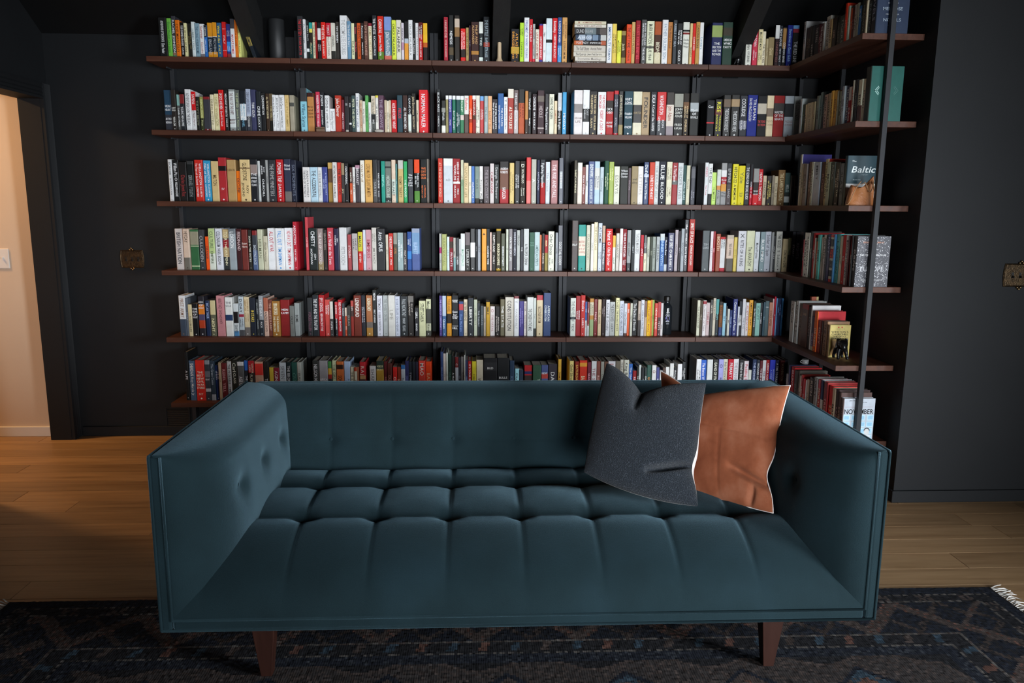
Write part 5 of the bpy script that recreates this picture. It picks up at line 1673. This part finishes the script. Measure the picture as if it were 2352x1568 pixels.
# ------------------------------------------------------------------ rug
RX0, RX1, RY0, RY1 = -1.672, 1.930, -4.46, -2.062
def rug_col(x, y, rn):
    """x, y measured in metres; the colours of the woven pattern"""
    navy, dark, brown, rust, blue, dot = (.013, .015, .021), (.015, .0148, .0165), (.050, .038, .034), (.090, .046, .036), (.028, .044, .060), (.078, .070, .064)
    dT, dB, dLf, dR = RY1 - y, y - RY0, x - RX0, RX1 - x
    if min(dT, dB) < min(dLf, dR): d = min(dT, dB); s = x
    else: d = min(dLf, dR); s = y * 1.0
    if min(dLf, dR) < .05: return navy if (min(dLf, dR) * 100) % 1.6 < 1.1 else dark
    if d < .055: return navy if rn < .8 else dark
    if abs(d - .062) < .005 or abs(d - .108) < .004: return dot if rn < .6 else dark
    if d < .108:
        return brown if (s % .16) < .05 and .07 < d < .1 and rn < .6 else dark
    if d < .312:                                     # zigzag of lozenges
        q = abs(((s / .165) % 2.0) - 1.0); c = .118 + .182 * q
        q2 = abs(((s / .165 + 1.0) % 2.0) - 1.0); c2 = .118 + .182 * q2
        if abs(d - c) < .034: return brown if rn < .85 else rust
        if abs(d - c2) < .016: return tuple(k * .8 for k in brown) if rn < .75 else dark
        return navy if rn < .7 else dark
    if abs(d - .317) < .005: return dot if rn < .65 else brown
    if d < .376:
        k = int(math.floor(s / .050)) % 4; e = (s + (d - .345) * .35) % .050
        if .008 < e < .034 and .326 < d < .37: return (brown, dark, blue, dark)[k] if k != 0 or int(s / .2) % 2 else rust
        return dark
    if abs(d - .381) < .005: return dot if rn < .6 else dark
    if d < .436: return navy if rn < .75 else (.026, .029, .035)
    sc = .452 + .03 * math.cos(s / .36 * 2 * PI)
    if abs(d - sc) < .007: return brown
    if d < sc: return dark
    m = ((s + .09) / .36) % 1.0; dd = d - .455       # field of medallions
    a, b = (m - .5) * 2, (dd % .46 - .17) / .17
    r = abs(a) * .9 + abs(b) * .9
    if r < .42: return rust if rn < .75 else brown
    if r < .60: return blue if (int(s / .36) + int(dd / .46)) % 2 and rn < .8 else brown
    if r < .72: return navy
    return (.034, .029, .028) if rn < .7 else brown
RN = 11
def build_rug():
    mb = MB(); cell = .0095
    nx = int((RX1 - RX0) / cell); ny1 = int(0.80 / cell)
    rows = [RY1 - i * cell for i in range(ny1 + 1)]
    y = rows[-1]
    while y > RY0: y -= .03; rows.append(max(y, RY0))
    xsv = np.linspace(RX0, RX1, nx + 1); yv = np.array(rows); NY = len(yv)
    h = .011
    verts = np.zeros((NY, nx + 1, 3)); verts[:, :, 0] = xsv[None, :]; verts[:, :, 1] = yv[:, None]
    verts[:, :, 2] = h + rng.normal(0, .0006, (NY, nx + 1)); verts[0, :, 2] = verts[-1, :, 2] = .002; verts[:, 0, 2] = verts[:, -1, 2] = .002
    idx = np.arange(NY * (nx + 1)).reshape(NY, nx + 1)
    faces = np.stack([idx[:-1, :-1], idx[1:, :-1], idx[1:, 1:], idx[:-1, 1:]], -1).reshape(-1, 4)
    me = bpy.data.meshes.new('pile'); me.from_pydata(verts.reshape(-1, 3).tolist(), [], faces.tolist()); me.update()
    cols = np.zeros((len(faces), 4, 4)); rnv = rng.random(len(faces)); jit = rng.normal(1, .16, len(faces))
    k = 0
    for j in range(NY - 1):
        yc = (yv[j] + yv[j + 1]) / 2
        for i in range(nx):
            c = rug_col((xsv[i] + xsv[i + 1]) / 2, yc, rnv[k]); jj = max(jit[k], .5)
            cols[k, :, 0] = c[0] * jj; cols[k, :, 1] = c[1] * jj; cols[k, :, 2] = c[2] * jj; cols[k, :, 3] = 1; k += 1
    at = me.color_attributes.new('Col', 'FLOAT_COLOR', 'CORNER'); at.data.foreach_set('color', cols.reshape(-1))
    root = tag(empty('rug', ((RX0 + RX1) / 2, (RY0 + RY1) / 2, 0)), 'dark navy and rust patterned wool rug with pale fringe under the sofa', 'rug')
    o = obj('pile', me, 'rug_wool', root); o.location = (-(RX0 + RX1) / 2, -(RY0 + RY1) / 2, 0)
    # closed edges lie on the floor
    fr = MB(); fr2 = random.Random(9)
    for side in (-1, 1):
        y = RY0 + .01
        while y < RY1:
            x0 = RX0 + .004 if side < 0 else RX1 - .004; L = fr2.uniform(.035, .065); sw = fr2.uniform(-.03, .03)
            pts = [(x0 + side * L * q, y + sw * q * q + fr2.uniform(-.003, .003), .005 + .010 * math.sin(PI * q) * fr2.uniform(.3, 1)) for q in (0, .35, .7, 1)]
            fr.tube(pts, [.0022, .0026, .0022, .0012], 5); y += fr2.uniform(.006, .011)
    f = tag(obj('fringe', fr, 'fringe_wool', root), kind='stuff'); f.location = (-(RX0 + RX1) / 2, -(RY0 + RY1) / 2, 0)
build_rug()

# ------------------------------------------------------------------ switch plates, grille, hall fittings
def brass_plate(loc, gangs, w, h, label):
    root = tag(empty('switch_plate', loc), label, 'light switch')
    n = 14; mb = MB()
    def outline(s, y):
        pts = []
        for i in range(n + 1):
            q = -1 + 2 * i / n; pts.append((w / 2 * s + .006 * (1 - q * q) * s, y, h / 2 * q * s))
        for i in range(n + 1):
            q = 1 - 2 * i / n; pts.append((-w / 2 * s - .006 * (1 - q * q) * s, y, h / 2 * q * s))
        return pts
    rings = [outline(1.0, -.0005), outline(1.0, -.004), outline(.95, -.0075), outline(.90, -.0045), outline(.86, -.0050)]
    k = len(rings[0])
    V = [p for r in rings for p in r]; F = [(a * k + i, a * k + (i + 1) % k, (a + 1) * k + (i + 1) % k, (a + 1) * k + i) for a in range(4) for i in range(k)]
    F.append(tuple(4 * k + i for i in range(k))); mb.add(V, F)
    obj('plate', mb, 'antique_brass', root)
    for i in range(gangs):
        x = (i - (gangs - 1) / 2) * .036
        mb = MB(); mb.box(x - .0055, x + .0055, -.0062, -.0045, -.013, .013); t = obj('toggle_slot', mb, 'black_toggle', root)
        mb = MB(); mb.add([(x - .004, -.006, -.009), (x + .004, -.006, -.009), (x + .004, -.006, -.001), (x - .004, -.006, -.001), (x - .003, -.017, -.013), (x + .003, -.017, -.013), (x + .003, -.018, -.008), (x - .003, -.018, -.008)],
                          [(0, 1, 5, 4), (1, 2, 6, 5), (2, 3, 7, 6), (3, 0, 4, 7), (4, 5, 6, 7)]); obj('toggle', mb, 'black_toggle', t)
    for sz in (-1, 1):
        for dx, dz in ((-.0085, 0), (.0085, 0), (0, .0075)):
            bm = bmesh.new(); bmesh.ops.create_uvsphere(bm, u_segments=10, v_segments=8, radius=.0052)
            bmesh.ops.translate(bm, verts=bm.verts, vec=(dx, -.006, sz * (h / 2 + .003 + dz)))
            me = bpy.data.meshes.new('bead'); bm.to_mesh(me); bm.free()
            for pl in me.polygons: pl.use_smooth = True
            obj('bead', me, 'brass_bead', root)
    return root
brass_plate((-2.048, 0, 1.085), 3, .128, .104, 'three-gang antique brass switch plate on the wall beside the doorway')
brass_plate((2.522, YN, 1.108), 3, .168 - .02, .108, 'antique brass switch plate on the wall beside the side shelves')
hs = tag(empty('switch_plate', (-2.815, 0, 1.085)), 'white plastic switch plate on the beige hall wall', 'light switch')
boxo('plate', (-.057, .057, -.006, 0, -.058, .058), 'white_plastic', hs, .003)
for x in (-.022, .022):
    t = boxo('toggle_slot', (x - .005, x + .005, -.0068, -.005, -.012, .012), 'white_plastic', hs); boxo('toggle', (x - .0035, x + .0035, -.016, -.006, -.001, .008), 'white_plastic', hs)
vt = tag(empty('wall_vent', (-1.845, 0, 0.095)), 'black louvred wall vent under the lowest shelf near the doorway', 'vent')
boxo('backing', (-.068, .068, -.004, -.001, -.082, .082), 'black_toggle', vt)
for b in ((-.075, .075, -.010, -.001, .078, .088), (-.075, .075, -.010, -.001, -.088, -.078), (-.075, -.066, -.010, -.001, -.078, .078), (.066, .075, -.010, -.001, -.078, .078)): boxo('vent_frame', b, 'charcoal_paint', vt)
for i in range(13):
    zc = -.070 + i * .01165
    mb = MB(); mb.add([(-.066, -.003, zc + .004), (.066, -.003, zc + .004), (.066, -.009, zc - .003), (-.066, -.009, zc - .003), (-.066, -.002, zc + .003), (.066, -.002, zc + .003), (.066, -.008, zc - .004), (-.066, -.008, zc - .004)],
                      [(0, 3, 2, 1), (4, 5, 6, 7), (3, 7, 6, 2), (0, 1, 5, 4)]); obj('slat', mb, 'charcoal_paint', vt)
lampo = tag(empty('ceiling_lamp', (-3.75, -0.98, 2.45)), 'round flush ceiling lamp of the hall beyond the doorway', 'lamp')
mb = MB(); mb.lathe([(.14, -.001), (.14, -.03), (.10, -.06)], 28); obj('lamp_base', mb, 'hall_white_paint', lampo)

# ------------------------------------------------------------------ ornaments on the shelves
v = tag(empty('vase', (-1.112, -.13, SH[0])), 'black cylindrical vase at the end of the top shelf, first bay', 'vase')
mb = MB(); mb.lathe([(.040, 0), (.0435, .004), (.0435, .224), (.041, .228), (.037, .226), (.037, .02)], 32); obj('body', mb, 'charcoal_ceramic', v)
p = tag(empty('wooden_pestle', (.121, -.205, SH[0])), 'pale turned wooden pestle standing upright on the top shelf', 'pestle')
mb = MB(); mb.lathe([(.0165, 0), (.0190, .004), (.0192, .012), (.0165, .020), (.0125, .028), (.0118, .034), (.0112, .070), (.0108, .112), (.0100, .1185), (.006, .1215)], 28); obj('body', mb, 'pale_turned_wood', p)
bt = tag(empty('bottle', (1.128, -.165, SH[4])), 'dark square-shouldered glass bottle with silver print beside the books', 'bottle')
mb = MB(); mb.lathe([(.030, 0), (.0320, .004), (.0320, .158), (.0300, .170), (.0220, .180), (.0165, .186), (.0160, .200), (.0165, .202)], 32); b0 = obj('glass_body', mb, 'smoked_bottle_glass', bt)
mb = MB(); mb.lathe([(.0185, .200), (.0190, .203), (.0190, .226), (.0175, .229)], 28); obj('cap', mb, 'black_toggle', bt)
def curved(s, zc, hh, wid, mat):
    mbx = MB(); put_text(mbx, s, lambda a, b: (.0324 * math.sin(a / .0324), -.0324 * math.cos(a / .0324), zc + b), wid, hh, (1, 1, 1)); mbx.c = [None] * len(mbx.f); obj('label_print', mbx, mat, b0)
curved('A B', .135, .008, .020, 'silver_print'); curved('OO', .118, .013, .024, 'silver_print'); curved('1820', .082, .009, .022, 'silver_print'); curved('GIN', .068, .006, .02, 'silver_print')
mb = MB(); n = 20
mb.add([(.0323 * math.sin(.42 * math.cos(2 * PI * i / n)), -.0323 * math.cos(.42 * math.cos(2 * PI * i / n)), .100 + .013 * math.sin(2 * PI * i / n)) for i in range(n)], [tuple(range(n))]); obj('label_print', mb, 'violet_print', b0)

def blob(name, loc, r, mat, label, cat, group=None, seed=1):
    bm = bmesh.new(); bmesh.ops.create_icosphere(bm, subdivisions=3, radius=1); rr = random.Random(seed); ph = [rr.uniform(0, 6) for _ in range(6)]
    for vtx in bm.verts:
        c = vtx.co; k = 1 + .07 * math.sin(2.3 * c.x + ph[0]) + .06 * math.sin(3.1 * c.y + ph[1]) + .05 * math.sin(2.7 * c.z + ph[2])
        vtx.co = Vector((c.x * r[0], c.y * r[1], (max(c.z, -.86) + .86) * r[2] / 1.86 * 2)) * 1.0
        vtx.co.x *= k; vtx.co.y *= k
    me = bpy.data.meshes.new(name); bm.to_mesh(me); bm.free()
    for pl in me.polygons: pl.use_smooth = True
    return tag(obj(name, me, mat, loc=loc), label, cat, group)
g2 = 'small keepsakes before the books'
blob('pebble', (-.720, -.255, SH[1]), (.0105, .009, .0070), 'pale_stone', 'tiny tan pebble before the books on the second shelf', 'stone', g2, 1)
blob('pebble', (-.546, -.255, SH[1]), (.0255, .012, .0090), 'pale_stone', 'flat white oval stone before the books on the second shelf', 'stone', g2, 2)
blob('pebble', (-.374, -.253, SH[1]), (.0095, .008, .0055), 'pale_stone', 'small brownish pebble before the white-based book on the second shelf', 'stone', g2, 3)
bx = tag(empty('keepsake_box', (-.865, -.255, SH[1])), 'small brown leather box before the books on the second shelf', 'box', g2)
boxo('body', (-.0225, .0225, -.012, .012, 0, .017), 'dark_brown_box', bx, .003); boxo('lid', (-.0235, .0235, -.013, .013, .0175, .027), 'dark_brown_box', bx, .004)

def skin_fig(root, name, joints, edges, mat, levels=2, root_i=0):
    me = bpy.data.meshes.new(name); me.from_pydata([j[0] for j in joints], edges, []); me.update()
    o = bpy.data.objects.new(name, me); COL.objects.link(o); o.parent = root
    sk = o.modifiers.new('skin', 'SKIN'); sk.use_smooth_shade = True
    for i, j in enumerate(joints):
        s_ = me.skin_vertices[0].data[i]; r = j[1]; s_.radius = r if isinstance(r, tuple) else (r, r); s_.use_root = (i == root_i)
    ss = o.modifiers.new('sub', 'SUBSURF'); ss.levels = levels; ss.render_levels = levels
    me.materials.append(MATS[mat]); return o
# statuette: a black bronze bull-like beast, head lowered towards the room, on the fifth side-wall shelf
st = tag(empty('statuette', (1.818, -.965, SH[4])), 'black bronze animal statuette standing before the yellow paperback', 'statuette')
J = [((0, .018, .078), .024), ((0, -.008, .086), .028), ((-.004, -.030, .090), .021), ((-.008, -.046, .078), .016), ((-.010, -.056, .060), .011),
     ((-.018, -.014, .050), .011), ((-.020, -.018, .022), .008), ((-.021, -.022, .006), .009), ((.018, -.014, .050), .011), ((.024, -.018, .022), .008), ((.026, -.024, .006), .009),
     ((-.016, .026, .046), .012), ((-.020, .032, .024), .008), ((-.020, .028, .006), .009), ((.016, .026, .046), .012), ((.022, .034, .024), .008), ((.024, .030, .006), .009),
     ((-.022, -.044, .092), .005), ((.010, -.044, .094), .005)]
E_ = [(0, 1), (1, 2), (2, 3), (3, 4), (1, 5), (5, 6), (6, 7), (1, 8), (8, 9), (9, 10), (0, 11), (11, 12), (12, 13), (0, 14), (14, 15), (15, 16), (2, 17), (2, 18)]
skin_fig(st, 'body', J, E_, 'black_bronze')
# second small bronze: an elephant-like bookend on the top shelf, fifth bay
s2 = tag(empty('figurine', (1.4665, -.205, SH[0])), 'shiny black animal figurine beside the green book on the top shelf', 'figurine')
J = [((.006, .004, .034), .020), ((-.008, -.008, .042), .017), ((-.020, -.016, .036), .008), ((-.026, -.018, .020), .005), ((-.030, -.016, .010), .004),
     ((-.010, -.016, .020), .007), ((-.011, -.020, .006), .007), ((.016, -.012, .018), .007), ((.018, -.016, .006), .007), ((.016, .016, .018), .007), ((.018, .018, .006), .007), ((-.008, .014, .018), .007), ((-.009, .016, .006), .007),
     ((-.002, -.026, .052), .008), ((.006, .008, .054), .007)]
E_ = [(0, 1), (1, 2), (2, 3), (3, 4), (1, 5), (5, 6), (0, 7), (7, 8), (0, 9), (9, 10), (1, 11), (11, 12), (1, 13), (0, 14)]
skin_fig(s2, 'body', J, E_, 'black_bronze')

# leather drawstring pouch before the dark teal book
pc = tag(empty('leather_pouch', (1.822, -1.018, SH[2])), 'brown leather drawstring pouch slumped on the third side-wall shelf', 'pouch')
n, m = 40, 22; mb = MB(); rows = []
for j in range(m):
    q = j / (m - 1); row = []
    for i in range(n):
        a = 2 * PI * i / n; ca, sa = math.cos(a), math.sin(a)
        wx = .064 * (1 - .18 * q - .10 * q ** 3); wy = .036 * (1 - .55 * q)
        top = .100 + .026 * max(0, ca) ** 2 + .014 * math.cos(2 * a + .6) - .018 * max(0, -ca)
        z = top * q ** .85
        x = wx * math.copysign(abs(ca) ** .75, ca) + .010 * q * (1 if ca > 0 else .4); y = wy * math.copysign(abs(sa) ** .75, sa) + .006 * math.sin(5 * a) * q
        row.append((x, y, max(z, .0005)))
    row.append(row[0]); rows.append(row)
mb.grid(rows); mb.add([rows[0][i] for i in range(n)], [tuple(range(n))[::-1]])
c0 = sum((Vector(p_) for p_ in rows[-1][:-1]), Vector()) / n; c0.z -= .02
mb.add(rows[-1][:-1] + [tuple(c0)], [(i, (i + 1) % n, n) for i in range(n)])
obj('pouch_body', mb, 'brown_leather', pc)
cdm = MB(); cdm.tube([(-.010, -.030, .098), (.004, -.036, .108), (.016, -.037, .085), (.024, -.038, .066), (.032, -.037, .062), (.040, -.036, .078), (.046, -.032, .100), (.050, -.026, .116)], .0022, 6); obj('drawstring', cdm, 'tan_cord', pc)
cdm = MB(); cdm.tube([(-.012, -.028, .112), (-.034, -.034, .088), (-.052, -.038, .050), (-.064, -.040, .020), (-.075, -.044, .004), (-.086, -.046, .003)], .0022, 6); obj('drawstring', cdm, 'tan_cord', pc)
cdm = MB(); cdm.tube([(.050, -.022, .110), (.060, -.020, .070), (.066, -.022, .034), (.062, -.028, .012), (.066, -.030, .003)], .0020, 6); obj('drawstring', cdm, 'tan_cord', pc)
# small things lying on top of the side-wall rows
mg = tag(empty('mug', (1.888, -.405, SH[5] + .2475)), 'small grey mug lying on the books of the bottom side-wall shelf', 'mug')
mb = MB(); mb.lathe([(.016, 0), (.0175, .002), (.019, .027), (.0175, .027), (.016, .006)], 24); obj('body', mb, 'grey_ceramic', mg)
mb = MB(); mb.tube([(-.017 - .012 * math.sin(PI * i / 8), 0, .005 + .018 * i / 8) for i in range(9)], .0022, 6); obj('handle', mb, 'grey_ceramic', mg)
lb = tag(empty('lacquer_box', (1.902, -.425, SH[4] + .233)), 'small red and gold box on the books of the fifth side-wall shelf', 'box')
boxo('body', (-.018, .010, -.012, .012, 0, .026), 'red_lacquer', lb, .002); boxo('clasp_band', (.0102, .026, -.010, .010, 0, .027), 'gold_foil', lb, .004)
